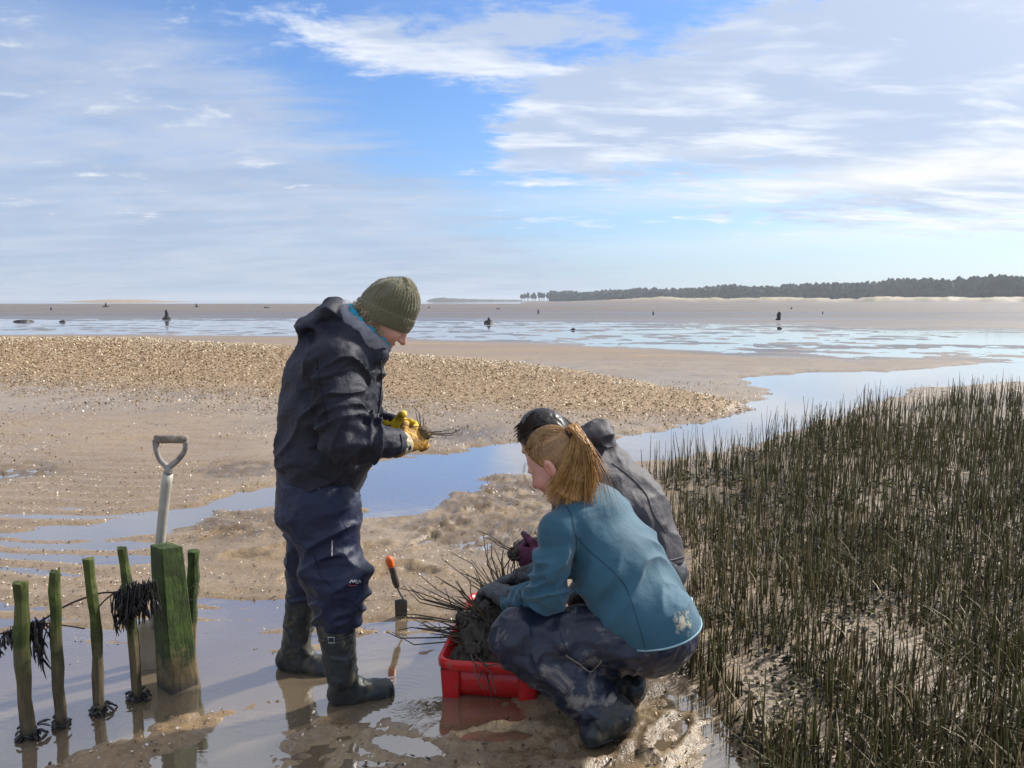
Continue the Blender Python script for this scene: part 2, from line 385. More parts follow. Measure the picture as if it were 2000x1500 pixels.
def build_ground():
    ys = list(np.arange(-8, 1.2, .25)); y = 1.2
    while y < 4200:
        ys.append(y); y += max(.019, .0080 * y) if y < 7 else (.0115 * y if y < 200 else .02 * y)
    ys = np.array(ys); s = np.linspace(-1, 1, 540); s = .42 * s + .58 * s ** 3
    w = 4.5 + 1.25 * np.maximum(ys, 0)
    X = s[None, :] * w[:, None] + 0 * ys[:, None]; Y = np.repeat(ys[:, None], len(s), 1)
    z, ro, rp, gm, cover, t, inb, far, du, isl, mb, lowf, mid, wob, pm = ground_z(X, Y, True)
    C = lambda *c: np.array(c)[None, None, :]
    L = lambda a, b, f: a * (1 - f[..., None]) + b * f[..., None]
    n1 = fbm(xy3(X.ravel(), Y.ravel(), 1.1), 4, seed=41).reshape(X.shape); n2 = fbm(xy3(X.ravel(), Y.ravel(), 7, 10), 4, .6, seed=42).reshape(X.shape)
    c = L(C(.35, .255, .155) + 0 * X[..., None], C(.41, .31, .20), sstep(n1, .35, .65))
    c = L(c, C(.22, .155, .10), sstep(n2, .5, .75) * .7)
    c = L(c, C(.37, .265, .165), rp * .7)                                    # rippled sand, pinkish
    c = L(c, C(.19, .135, .085), ro * sstep(n2, .30, .52) * .85)                # churned darker mud
    c = L(c, C(.37, .29, .215), gm * .85); c = L(c, C(.13, .10, .065), gm * sstep(n1, .48, .66) * .6)
    c = L(c, C(.33, .225, .125), cover * .85)                                  # under the shells
    c = L(c, C(.36, .245, .14), mb * .6)
    c = L(c, C(.30, .215, .14), far * .8)
    c = L(c, C(.155, .13, .118), far * sstep(Y, 32, 80))                      # grey firm mudflat
    c = L(c, C(.10, .085, .075), far * inb * sstep(mid, .50, .64) * .9)       # mussel clumps
    c = L(c, C(.23, .17, .13), far * sstep(Y, 60, 140) * sstep(lowf, .5, .62) * .7)
    c = L(c, C(.42, .34, .23), np.clip(du * sstep(z, 1.0, 3.0), 0, 1)); c = L(c, C(.16, .17, .08), du * sstep(n1, .5, .6) * .6)
    c = L(c, C(.36, .27, .18), np.clip(isl * 1.5, 0, 1))
    n = len(s); i = np.arange(len(ys) - 1)[:, None] * n + np.arange(n - 1)[None, :]
    f = np.stack((i, i + 1, i + n + 1, i + n), -1).reshape(-1, 4)
    m, nt, b = new_mat('wet_sand_and_mud')
    a = nt.nodes.new('ShaderNodeAttribute'); a.attribute_name = 'tint'
    geo = nt.nodes.new('ShaderNodeNewGeometry'); pos = geo.outputs['Position']; x_, y_, z_ = xyz(nt, pos)
    nm = noise(nt, pos, 13, 5, .62, .5); nf = noise(nt, pos, 38, 6, .65); ng = noise(nt, pos, 160, 3, .6)
    cc = mixc(nt, 1.0, a.outputs['Color'], mixc(nt, nf.step(.3, .72), (1.16, 1.13, 1.08), (.78, .76, .73)), 'MULTIPLY')
    vo = nt.nodes.new('ShaderNodeTexVoronoi'); nt.links.new(pos, vo.inputs['Vector']); vo.inputs['Scale'].default_value = 55
    speck = S(nt, vo.outputs['Distance']).step(.26, .14) * noise(nt, pos, 2.2, 4, .6).step(.38, .60)
    vc = xyz(nt, vo.outputs['Color'])[0]
    cc = mixc(nt, speck * vc.step(.55, .8), cc, (.62, .52, .40))
    cc = mixc(nt, speck * vc.step(.35, .15), cc, (.07, .055, .045))
    wet = z_.step(.10, .004)
    cc = mixc(nt, wet, cc, mixc(nt, 1.0, cc, (.74, .73, .70), 'MULTIPLY'))
    nt.links.new(cc, b.inputs['Base Color'])
    rr = (wet * -.45 + .72) + (nf - .5) * .3
    nt.links.new(rr.clamp().o, b.inputs['Roughness'])
    bp = nt.nodes.new('ShaderNodeBump'); bp.inputs['Strength'].default_value = .55; bp.inputs['Distance'].default_value = .012
    nt.links.new((nf * .8 + ng * .35 + speck * .3 + nm * 1.5).o, bp.inputs['Height']); nt.links.new(bp.outputs[0], b.inputs['Normal'])
    o = mesh_obj('ground', np.stack((X, Y, z), -1).reshape(-1, 3), f, m, attr=c.reshape(-1, 3))
    tag(o, kind='structure')
build_ground()

def build_water():
    m = bpy.data.materials.new('shallow_water'); m.use_nodes = True; nt = m.node_tree; nt.nodes.clear()
    out = nt.nodes.new('ShaderNodeOutputMaterial'); mx = nt.nodes.new('ShaderNodeMixShader')
    tr = nt.nodes.new('ShaderNodeBsdfTransparent'); tr.inputs[0].default_value = (.80, .74, .64, 1)
    murk = nt.nodes.new('ShaderNodeBsdfDiffuse'); murk.inputs[0].default_value = (.37, .28, .18, 1)
    mm = nt.nodes.new('ShaderNodeMixShader'); mm.inputs[0].default_value = .46
    gl = nt.nodes.new('ShaderNodeBsdfGlossy'); gl.inputs['Roughness'].default_value = .035; gl.inputs[0].default_value = (1, 1, 1, 1)
    fr = nt.nodes.new('ShaderNodeFresnel'); fr.inputs[0].default_value = 1.5
    geo = nt.nodes.new('ShaderNodeNewGeometry'); pos = geo.outputs['Position']; x, y, z = xyz(nt, pos)
    bx, by, _ = G0(775, 1362)
    dx, dy = x - bx, y - by; r = (dx * dx + dy * dy).m('SQRT')
    ring = (r * 230.0).m('SINE') * r.step(.26, .03) * .07
    h = noise(nt, pos, 5, 3, .5) * .55 + noise(nt, vec(nt, x * 1.0, y * 2.2, 0.0), 22, 3, .5) * .12 + ring
    bp = nt.nodes.new('ShaderNodeBump'); bp.inputs['Strength'].default_value = .10; bp.inputs['Distance'].default_value = .02
    nt.links.new(h.o, bp.inputs['Height'])
    for n in (gl, fr): nt.links.new(bp.outputs[0], n.inputs['Normal'])
    nt.links.new(tr.outputs[0], mm.inputs[1]); nt.links.new(murk.outputs[0], mm.inputs[2])
    f2 = (S(nt, fr.outputs[0]).m('POWER', .48)).clamp()
    nt.links.new(f2.o, mx.inputs[0]); nt.links.new(mm.outputs[0], mx.inputs[1]); nt.links.new(gl.outputs[0], mx.inputs[2])
    nt.links.new(mx.outputs[0], out.inputs[0])
    xs = [-9000, -200, -20, 20, 200, 9000]; ys = [-8, 20, 200, 2000, 14000]
    v = [(a, b_, 0) for b_ in ys for a in xs]; n = len(xs)
    f = [[j * n + i, j * n + i + 1, (j + 1) * n + i + 1, (j + 1) * n + i] for j in range(len(ys) - 1) for i in range(n - 1)]
    tag(mesh_obj('water', v, f, m), kind='structure')
build_water()

# ---------------------------------------------------------------- loose shells
def shells(name, x, y, size, colors, lift, label, cat, bleach_and_light=None, calm=0.0):
    """Many small domed shell valves as one mesh."""
    n = len(x); z = ground_z(x, y)
    k = 4; ang = rng.random(n) * 6.283; asp = .55 + .4 * rng.random(n)
    ring = np.arange(k) * 2 * math.pi / k
    lx = np.cos(ring)[None, :] * size[:, None]; ly = np.sin(ring)[None, :] * (size * asp)[:, None]; lz = np.zeros((n, k))
    V = np.concatenate((np.stack((lx, ly, lz), -1), np.stack((size * .25, 0 * size, size * .55), -1)[:, None, :]), 1)
    flip = rng.random(n) < .35; V[flip, :, 2] *= -1; V[flip, :, 2] += (size[flip] * .4)[:, None]
    tx, ty = rng.normal(0, .45, n), rng.normal(0, .45, n)
    V[..., 2] += V[..., 0] * np.tan(np.clip(tx, -1, 1))[:, None] + V[..., 1] * np.tan(np.clip(ty, -1, 1))[:, None]
    ca, sa = np.cos(ang)[:, None], np.sin(ang)[:, None]
    X = V[..., 0] * ca - V[..., 1] * sa + x[:, None]; Y = V[..., 0] * sa + V[..., 1] * ca + y[:, None]; Z = V[..., 2] + (z + lift * size)[:, None]
    P = np.stack((X, Y, Z), -1).reshape(-1, 3)
    b = (np.arange(n) * (k + 1))[:, None, None]
    F = (np.array([[i, (i + 1) % k, k] for i in range(k)])[None] + b).reshape(-1, 3)
    ci = np.array(colors)[rng.integers(0, len(colors), n)] * (.75 + .5 * rng.random((n, 1))); ci = ci * (1 - calm) + calm * np.mean(colors, 0)
    if bleach_and_light is not None: ci = ci * (1 - bleach_and_light[:, None]) + np.array((.72, .60, .42)) * bleach_and_light[:, None]  # crest shells: bleaching plus the sunlit crest painted into their colour
    o = mesh_obj(name, P, F, MAT_SHELL, smooth=False, attr=np.repeat(ci, k + 1, 0))
    return tag(o, label, cat, kind='stuff')
MAT_SHELL = pmat('shell', (1, 1, 1), (.8, .78, .74), 60, .45, tint=True)
SHC = [(.56, .40, .235), (.45, .295, .155), (.68, .54, .365), (.32, .20, .10), (.17, .105, .058), (.50, .34, .18), (.38, .25, .13), (.80, .69, .52)]
def scatter_bank(n):
    x = rng.uniform(-26, 3.6, n * 7); y = rng.uniform(9, 27, n * 7)
    _, c, _ = bank_h(x, y); keep = (rng.random(len(x)) < c * np.clip(13 / y, .3, 1) ** 1.5) & (rng.random(len(x)) > sstep(-x / y, .72, 1.5) * .85); return x[keep][:n], y[keep][:n]
bx_, by_ = scatter_bank(88000)
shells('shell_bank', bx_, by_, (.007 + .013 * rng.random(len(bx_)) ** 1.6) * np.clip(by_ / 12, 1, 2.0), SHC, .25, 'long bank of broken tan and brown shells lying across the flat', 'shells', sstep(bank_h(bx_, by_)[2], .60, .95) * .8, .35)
def scatter_flat(n, y0, y1, xm, seed):
    x = rng.uniform(-1, 1, n * 3) * xm; y = y0 * (y1 / y0) ** rng.random(n * 3)
    x = x * (.3 + y / y1)
    keep = (fbm(xy3(x, y, .8), 3, seed=seed) + rng.normal(0, .07, len(x)) > .46) & (np.abs(x) < y * .9 + 1) & (bank_h(x, y)[1] < .3); x, y = x[keep], y[keep]
    k = ground_z(x, y) > -.004; return x[k][:n], y[k][:n]
fx, fy = scatter_flat(15000, 3.6, 14, 9, 51)
shells('shell_scatter', fx, fy, rng.uniform(.004, .010, len(fx)) * np.clip(fy / 6, .8, 1.7), [(.70, .58, .44), (.8, .74, .64), (.55, .40, .26), (.10, .07, .05)], .1, 'loose pale shell fragments strewn over the wet sand flat', 'shells')
fx, fy = scatter_flat(5000, 1.5, 3.6, 2.2, 52)
shells('shell_grit', fx, fy, rng.uniform(.0025, .007, len(fx)), [(.80, .66, .48), (.75, .70, .62), (.6, .42, .24), (.12, .09, .06)], .1, 'fine shell grit on the near mud and sand bar', 'shells')

# ---------------------------------------------------------------- far mudflat stumps and debris
MAT_WRACK = pmat('dark_wet_wood', (.018, .016, .016), (.035, .030, .028), 20, .5, .4, 30)
def stump(px, py, hpx, wpx, mound, label, lean=0.0, flat=.42):
    """Weathered post standing on a weedy mound on the far flat."""
    p = G0(px, py, .05); d = p[1]; k = d / FPX; h, w = hpx * k, wpx * k
    root = empty('mudflat_stump', (p[0], d, gz(p[0], d) - .03), label, 'stump', 'dark stumps out on the mudflat')
    if hpx > 2:
        mb = MB(); pts = [(p[0] + lean * h * t + random.uniform(-.1, .1) * w, d, p[2] - .1 + (h + .1) * t) for t in (0, .3, .6, .85, 1)]
        mb.tube(pts, [w * .6, w * .5, w * .5, w * .42, w * .25], 7, jit=.3); adopt(mb.build('post', MAT_WRACK), root)
    if mound:
        mb = MB(); n = 14; v, f = [], []
        W_ = mound * k * .5
        for j in range(5):
            rr = W_ * (1 - j / 4.4)
            for i in range(n):
                a = 6.283 * i / n; q = rr * random.uniform(.75, 1.2)
                v.append((p[0] + q * math.cos(a), d + q * .8 * math.sin(a), p[2] - .12 + (.12 + W_ * flat * (1 - (1 - j / 4) ** 2)) * random.uniform(.85, 1.1) if j else p[2] - .15))
        for j in range(4):
            for i in range(n): f.append([j * n + i, j * n + (i + 1) % n, (j + 1) * n + (i + 1) % n, (j + 1) * n + i])
        f.append([4 * n + i for i in range(n)]); mb.add(v, f); adopt(mb.build('weed_mound', MAT_WRACK, smooth=False), root)
stump(326, 622, 17, 7, 20, 'upright black post on a weedy mound out on the wet mudflat', .0)
stump(207, 600, 8, 3, 16, 'thin dark post on a low mound by the sea edge')
stump(384, 600, 7, 3, 12, 'short thin post with a small mound on the far grey flat')
stump(100, 606, 6, 3, 0, 'tiny bare peg standing on the far grey flat')
stump(520, 602, 2, 2, 14, 'flat little weed heap on the grey flat, without a post')
stump(955, 630, 10, 6, 22, 'broken stub on a broad weed heap in the shining wet strip')
stump(838, 602, 3, 2, 9, 'small low lump right of the woman in the olive hat, on the far flat')
stump(973, 604, 3, 2, 10, 'small dark lump with a nub, below the far headland')
stump(1051, 613, 9, 3, 0, 'slim dark stake standing alone on the flat below the pine wood tip')
stump(1276, 615, 7, 3, 0, 'short thin stake standing alone on the middle flat')
stump(1519, 624, 15, 8, 0, 'leaning black pointed stump on the flat in front of the dunes', .25)
stump(1523, 640, 2, 3, 10, 'low dark heap just before the leaning black stump')
stump(1546, 604, 4, 3, 7, 'small dark stub behind the leaning black stump, before the dunes')
stump(1607, 613, 5, 2, 0, 'tiny stake on the flat before the dunes, right of the leaning stump')
stump(45, 627, 0, 0, 42, 'long low dark weed heap at the edge of the brown sand', 0, .12)
stump(122, 628, 0, 0, 13, 'small round dark weed clump at the edge of the brown sand')
stump(1120, 643, 0, 0, 10, 'small dark weed lump in the bright wet strip before the pine wood')

# ---------------------------------------------------------------- pine wood, headland
MAT_PINE = pmat('pine_needles', (.020, .032, .018), (.035, .048, .026), .12, .9)
MAT_TRUNK = pmat('pine_bark', (.09, .065, .05), (.05, .04, .03), 1, .9)
def crown_geo(base, h, w, lo, r):
    """Ragged layered conifer crown."""
    v, f = [], []; n = 7; lv = 6
    for j in range(lv):
        t = j / (lv - 1); rad = w * (math.sin(math.pi * min(1, (.22 + .70 * t) ** 1.0)) * .95 + .06) * (1.25 if j % 2 == 0 else .72)
        if j == lv - 1: rad = w * .28
        for i in range(n):
            a = 6.283 * (i + .5 * (j % 2)) / n; q = rad * r.uniform(.65, 1.3)
            v.append((base[0] + q * math.cos(a), base[1] + q * math.sin(a), base[2] + h * (lo + (1 - lo) * t) + r.uniform(-.05, .05) * h))
    for j in range(lv - 1):
        for i in range(n):
            a, b = j * n + i, j * n + (i + 1) % n; f += [[a, b, b + n], [a, b + n, a + n]]
    f.append(list(range(n))[::-1]); f.append([len(v) - n + i for i in range(n)])
    return v, f
def wood_line(s):
    """Front edge of the wood: s 0 (tip, far) .. 1 (right, near)."""
    u = 0.012 + s * .80; Y = np.interp(s, [0, .15, .45, .65, .83, 1], [1300, 1080, 860, 760, 660, 590]); return u * Y, Y
def build_wood():
    r = random.Random(5); mb = MB()
    for k in range(2200):
        s = r.random() ** .9; x, y = wood_line(max(s, .055)); dpt = r.random() ** 1.5 * 90
        y += dpt; x += r.uniform(-4, 4)
        top = np.interp(s, [0, .1, .25, .5, .66, .83, 1], [13, 14, 15.5, 16, 18, 18.5, 19]) * r.uniform(.70, 1.12) * (1 + .09 * math.sin(s * 41) + .06 * math.sin(s * 97))
        z = 1.5 if s > .25 else .3
        v, f = crown_geo((x, y, z), top + dpt * .02, r.uniform(3.4, 5.0), .0, r); mb.add(v, f)
    tag(mb.build('pine_wood', MAT_PINE, smooth=False), 'dark pine wood stretching along the dunes on the horizon', 'wood', kind='stuff')
    for k in range(16):
        s = .002 + k * .0036 + r.uniform(-.002, .002); x, y = wood_line(s); y += r.uniform(-8, 8); h = r.uniform(11.5, 15.5)
        t = empty('pine_tree', (x, y, 0.0), 'spindly pine with a bare trunk at the thin end of the wood', 'tree', 'single pines at the tip of the wood')
        m1 = MB(); m1.tube([(x, y, -.3), (x + .15, y, h * .5), (x + .1, y, h * .92)], [.45, .32, .15], 6); adopt(m1.build('trunk', MAT_TRUNK), t)
        v, f = crown_geo((x, y, 0), h, r.uniform(2.4, 3.6), .42, r); m2 = MB(); m2.add(v, f); adopt(m2.build('crown', MAT_PINE, smooth=False), t)
build_wood()
def headland():
    r = random.Random(9); xs = np.linspace(-170, 20, 70); Y = 1500; v, f = [], []
    for i, x in enumerate(xs):
        h = np.interp(x, [-170, -160, -140, -120, -60, 20], [0, 5, 8, 6, 4, 3]) * r.uniform(.85, 1.15)
        v += [(x, Y, -1), (x, Y + 10, h * .8), (x, Y + 35, h), (x, Y + 80, -1)]
    for i in range(len(xs) - 1):
        for j in range(3): a = i * 4 + j; f.append([a, a + 4, a + 5, a + 1])
    tag(mesh_obj('hills', v, f, pmat('headland_scrub', (.07, .08, .07), (.12, .11, .09), .05, .9)), kind='structure')
headland()

# ================================================================ implicit surfaces for cloth and bodies
F32 = np.float32
def nrm(v): v = np.asarray(v, float); return v / (np.linalg.norm(v) + 1e-12)
def cap(a, b, ra, rb=None):
    a, b = np.asarray(a, F32), np.asarray(b, F32); rb = ra if rb is None else rb; e = b - a; L2 = float(e @ e) + 1e-9
    def f(P):
        w = P - a; h = np.clip((w @ e) / L2, 0, 1); d = w - h[:, None] * e
        return np.sqrt((d * d).sum(1)) - (ra + (rb - ra) * h)
    return f
def ecap(a, b, side, r0, r1=None):
    """Tapered limb with an elliptical section: r = (along side, across)."""
    a, b = np.asarray(a, F32), np.asarray(b, F32); r1 = r1 or r0; e = b - a; L = float(np.linalg.norm(e)); ax = e / L
    s = np.asarray(side, F32); s = s - (s @ ax) * ax; s = (s / np.linalg.norm(s)).astype(F32); t = np.cross(ax, s)
    def f(P):
        w = P - a; q = w @ ax; h = np.clip(q / L, 0, 1); o = q - h * L
        ra = r0[0] + (r1[0] - r0[0]) * h; rb = r0[1] + (r1[1] - r0[1]) * h; m = np.minimum(ra, rb)
        u, v = (w @ s) / ra, (w @ t) / rb; z = o / m
        k0 = np.sqrt(u * u + v * v + z * z) + 1e-6; k1 = np.sqrt((u / ra) ** 2 + (v / rb) ** 2 + (z / m) ** 2) + 1e-6
        return k0 * (k0 - 1) / k1
    return f
def ell(c, fr, r):
    c = np.asarray(c, F32); M = np.array([nrm(k) for k in fr], F32); r = np.asarray(r, F32)
    def f(P):
        p = (P - c) @ M.T; k0 = np.sqrt(((p / r) ** 2).sum(1)) + 1e-6; k1 = np.sqrt(((p / (r * r)) ** 2).sum(1)) + 1e-6
        return k0 * (k0 - 1) / k1
    return f
def ring(c, ax, major, R, r, flat=1.0):
    """Elliptical torus: axis ax, R = (along major, across)."""
    c = np.asarray(c, F32); ax = nrm(ax); mj = nrm(np.asarray(major) - np.dot(major, ax) * ax); mn = np.cross(ax, mj); M = np.array((mj, mn, ax), F32)
    def f(P):
        p = (P - c) @ M.T; u, v = p[:, 0] / R[0], p[:, 1] / R[1]; k0 = np.sqrt(u * u + v * v) + 1e-6
        k1 = np.sqrt((u / R[0]) ** 2 + (v / R[1]) ** 2) + 1e-6; d = k0 * (k0 - 1) / k1
        return np.sqrt(d * d + (p[:, 2] / flat) ** 2) - r
    return f
def smin(a, b, k):
    if k <= 0: return np.minimum(a, b)
    h = np.clip(.5 + .5 * (b - a) / k, 0, 1); return b * (1 - h) + a * h - k * h * (1 - h)
def smax(a, b, k): return -smin(-a, -b, k)
def folds(a, b, freq, amp, seed, ang=1.1, slant=0.0, t=(0, 1), soft=.2, rmax=.16, power=1.6):
    """Creases running round a limb from a to b, between the fractions t."""
    a, b = np.asarray(a, F32), np.asarray(b, F32); e = b - a; L = float(np.linalg.norm(e)); ax = e / L
    u = np.cross(ax, (.31, .52, .79)); u = (u / np.linalg.norm(u)).astype(F32); v = np.cross(ax, u)
    def f(P):
        w = P - a; s = w @ ax; cu, cv = w @ u, w @ v; rad = np.sqrt(cu * cu + cv * cv) + 1e-5; cu, cv = cu / rad, cv / rad
        n = vnoise(np.stack((s * freq + slant * cu + .6 * vnoise(P * 9 + seed), cu * ang + seed * 3.7, cv * ang + seed), -1))
        h = s / L; env = sstep(h, t[0] - soft, t[0] + .01) * (1 - sstep(h, t[1] - .01, t[1] + soft)) * (1 - sstep(rad, rmax, rmax * 1.35))
        return amp * ((1 - np.abs(2 * n - 1)) ** power - .45) * env
    return f
def crumple(scale, amp, seed, stretch=(1, 1, 1)):
    st = np.array(stretch, F32) * scale
    return lambda P: amp * ((1 - np.abs(2 * fbm(P * st, 3, .5, seed) - 1)) ** 1.5 - .55)
class Shape:
    def __init__(s, *items, cuts=(), disp=()):
        s.items, s.cuts, s.disp = list(items), list(cuts), list(disp)      # items: (function, blend) or (function, blend, 'sub')
    def __call__(s, P):
        P = P.astype(F32); d = None
        for it in s.items:
            q = it[0](P)
            if d is None: d = q
            elif len(it) > 2: d = smax(d, -q, it[1])
            else: d = smin(d, q, it[1])
        for g in s.disp: d = d - g(P)
        for p, n, k in s.cuts: d = smax(d, (P - np.asarray(p, F32)) @ np.asarray(nrm(n), F32), k)
        return d
    def mesh(s, pts, pad, h):
        pts = np.array(pts); lo = pts.min(0) - pad; hi = pts.max(0) + pad; B = 8
        nb = np.maximum(1, np.ceil((hi - lo) / h / B).astype(int)); n = nb * B
        gi = np.stack(np.meshgrid(*[np.arange(k) for k in nb], indexing='ij'), -1).reshape(-1, 3)
        dc = s(lo + (gi * B + (B - 1) / 2) * h); act = gi[np.abs(dc) < B * h * 1.25 + .012]
        val = np.full(n, 1.0, F32)
        ins = gi[dc < 0]
        off = np.stack(np.meshgrid(*[np.arange(B)] * 3, indexing='ij'), -1).reshape(-1, 3)
        if len(ins):
            q = (ins[:, None] * B + off[None]).reshape(-1, 3); val[q[:, 0], q[:, 1], q[:, 2]] = -1
        q = (act[:, None] * B + off[None]).reshape(-1, 3)
        for c in range(0, len(q), 400000):
            k = q[c:c + 400000]; val[k[:, 0], k[:, 1], k[:, 2]] = s(lo + k * h)
        val[0], val[-1], val[:, 0], val[:, -1], val[:, :, 0], val[:, :, -1] = 1, 1, 1, 1, 1, 1
        sg = val < 0
        cn = np.zeros(n - 1, np.int8)
        for dx in (0, 1):
            for dy in (0, 1):
                for dz in (0, 1): cn += sg[dx:n[0] - 1 + dx, dy:n[1] - 1 + dy, dz:n[2] - 1 + dz]
        ci = np.argwhere((cn > 0) & (cn < 8)); idx = np.full(n - 1, -1, np.int64); idx[ci[:, 0], ci[:, 1], ci[:, 2]] = np.arange(len(ci))
        acc = np.zeros((len(ci), 3)); cnt = np.zeros(len(ci))
        cor = [(x, y, z) for x in (0, 1) for y in (0, 1) for z in (0, 1)]
        cv = [val[ci[:, 0] + x, ci[:, 1] + y, ci[:, 2] + z] for x, y, z in cor]
        for i in range(8):
            for j in range(i + 1, 8):
                a, b = np.array(cor[i]), np.array(cor[j])
                if np.abs(a - b).sum() != 1: continue
                m = (cv[i] < 0) != (cv[j] < 0); t = np.where(m, cv[i] / np.where(m, cv[i] - cv[j], 1), 0)
                acc += m[:, None] * (a + t[:, None] * (b - a)); cnt += m
        V = lo + (ci + acc / cnt[:, None]) * h
        Fs = []
        for ax in range(3):
            o1, o2 = [(1, 2), (2, 0), (0, 1)][ax]
            sl0 = [slice(1, -1)] * 3; sl1 = [slice(1, -1)] * 3; sl0[ax] = slice(0, -1); sl1[ax] = slice(1, None)
            A, Bv = sg[tuple(sl0)], sg[tuple(sl1)]
            e = np.argwhere(A != Bv); base = e.copy()
            for k in range(3):
                if k != ax: base[:, k] += 1
            def cell(d1, d2):
                c = base.copy(); c[:, o1] += d1; c[:, o2] += d2; return idx[c[:, 0], c[:, 1], c[:, 2]]
            qd = np.stack((cell(-1, -1), cell(0, -1), cell(0, 0), cell(-1, 0)), 1)
            fl = ~A[e[:, 0], e[:, 1], e[:, 2]]; qd[fl] = qd[fl][:, ::-1]; Fs.append(qd)
        Fq = np.concatenate(Fs); Fq = Fq[(Fq >= 0).all(1)]
        for _ in range(2):                                   # settle the vertices on the surface
            d = s(V); g = np.stack([s(V + h * .5 * np.eye(3)[k]) - d for k in range(3)], -1) / (h * .5)
            V = V - np.clip(d / np.maximum((g * g).sum(1), .3), -h * .7, h * .7)[:, None] * g
        return V, Fq
    def hits(s, pix, lift=0.0):
        """Where the photo's pixel rays meet the shape; misses are left out."""
        pix = np.array(pix, float); u, v = (pix[:, 0] - 1000) / FPX, (750 - pix[:, 1]) / FPX
        d = np.stack((u, CP + v * SP, -SP + v * CP), -1); d /= np.linalg.norm(d, axis=1)[:, None]; o = np.array((0, 0, CAM_H)); t = np.full(len(pix), 2.2)
        q = np.ones(len(pix))
        for _ in range(90):
            q = s(o + d * t[:, None]); t = np.where((q > .001 + lift) & (t < 4), t + np.maximum((q - lift) * .7, .0006), t)
        p = o + d * t[:, None]; return p[q < .004 + lift]
    def hit(s, px, py, lift=0.0): return s.hits([(px, py)], lift)[0]
def blob(name, shape, pts, pad, h, mat, root, tint=None):
    V, Fq = shape.mesh(pts, pad, h)
    o = mesh_obj(name, V, Fq, mat, attr=(tint(V) if tint else None)); return adopt(o, root)
def curve(pts, n=24):
    """Catmull-Rom through points."""
    p = np.array(pts, float); p = np.vstack((2 * p[0] - p[1], p, 2 * p[-1] - p[-2])); out = []
    m = len(p) - 3
    for t in np.linspace(0, m - 1e-6, n):
        i = int(t); f = t - i; a, b, c, d = p[i:i + 4]
        out.append(.5 * (2 * b + (c - a) * f + (2 * a - 5 * b + 4 * c - d) * f * f + (3 * b - a - 3 * c + d) * f ** 3))
    return out
def seam(name, shape, px, r, mat, root, lift=.0005, n=26):
    mb = MB(); mb.tube(list(shape.hits(curve([(*p, 0) for p in px], n), lift)), r, 5); return adopt(mb.build(name, mat), root)

# ================================================================ fence stakes, spade, trowel
def moss_mat(name, zt, moss, wood, bare, top):
    m, nt, b = new_mat(name); geo = nt.nodes.new('ShaderNodeNewGeometry'); pos = geo.outputs['Position']; x, y, z = xyz(nt, pos)
    n = noise(nt, pos, 16, 6, .65, .4); nv = noise(nt, vec(nt, x * 60, y * 60, z * 7), 1.0, 5, .6)
    c = mixc(nt, nv.step(.35, .65), wood, tuple(k * .55 for k in wood))
    c = mixc(nt, noise(nt, vec(nt, x * 30, y * 30, z * 14), 1.0, 5, .7).step(.58, .66) * (z + (n - .5) * .3).step(zt * .45, zt * .8) * .8, c, bare)
    g = (z + (n - .5) * .45).step(zt * .25, zt * .62)
    g = g * (nv * .5 + n).step(.55 - .25 * top, .80 - .25 * top)
    c = mixc(nt, g, c, mixc(nt, n.step(.4, .62), moss, tuple(k * .45 for k in moss)))
    c = mixc(nt, z.step(.06, .0), c, (.05, .04, .03))
    nt.links.new(c, b.inputs['Base Color']); b.inputs['Roughness'].default_value = .75
    bp = nt.nodes.new('ShaderNodeBump'); bp.inputs['Strength'].default_value = .8; bp.inputs['Distance'].default_value = .01
    nt.links.new((nv * .7 + n * .6).o, bp.inputs['Height']); nt.links.new(bp.outputs[0], b.inputs['Normal'])
    return m
MAT_STAKE = moss_mat('mossy_stake', .62, (.072, .098, .012), (.155, .115, .058), (.70, .58, .36), .25)
MAT_POST = moss_mat('mossy_post', .30, (.042, .076, .008), (.19, .14, .065), (.12, .15, .03), 1)
MAT_WEED = pmat('bladder_wrack', (.010, .009, .012), (.028, .022, .018), 25, .35, .3, 80)
MAT_STEMW = pmat('weed_stem', (.07, .035, .022), (.04, .022, .016), 30, .6)
def stake(top, bot, wpx, label, bend=0.0, sq=.35, name='fence_stake', mat=None, seed=0):
    """Rough hewn stake from its waterline pixel to its top pixel."""
    r = random.Random(seed); b = G0(*bot, 0.0); Yt = b[1] + .015; t = W(top[0], top[1], Yt); h = wpx * .5 * b[1] * 1.03 / FPX
    n, lv = 10, 9; v, f = [], []; d = t - b
    for j in range(lv):
        q = j / (lv - 1); c = b + d * q + np.array((bend * math.sin(q * 3.14), 0, 0)); c = c - (d * .10 if j == 0 else 0)
        k = h * (1 - .06 * q) * r.uniform(.88, 1.10); c = c + np.array((r.uniform(-.003, .003), r.uniform(-.003, .003), 0)) * (0 < j < lv - 1)
        for i in range(n):
            a = 6.283 * i / n + .3; m = 1 / max(abs(math.cos(a)), abs(math.sin(a))); rr = k * (1 + (m - 1) * sq) * r.uniform(.94, 1.06) * .86
            v.append(c + np.array((rr * math.cos(a), rr * math.sin(a), r.uniform(-.004, .004) if j == lv - 1 else 0)))
    for j in range(lv - 1):
        for i in range(n): f.append([j * n + i, j * n + (i + 1) % n, (j + 1) * n + (i + 1) % n, (j + 1) * n + i])
    v.append(t + np.array((0, 0, .004))); f += [[(lv - 1) * n + i, (lv - 1) * n + (i + 1) % n, len(v) - 1] for i in range(n)]; f.append(list(range(n))[::-1])
    o = mesh_obj(name, v, f, mat or MAT_STAKE, smooth=False); return tag(o, label, 'stake', 'stakes of the low sunken fence')
stake((40, 1137), (57, 1442), 33, 'pale barked stake with green top and dark weed tuft round its middle', -.010, seed=1)
stake((107, 1115), (119, 1420), 25, 'thin stake with flaking bark beneath the swag of seaweed stem', -.006, seed=2)
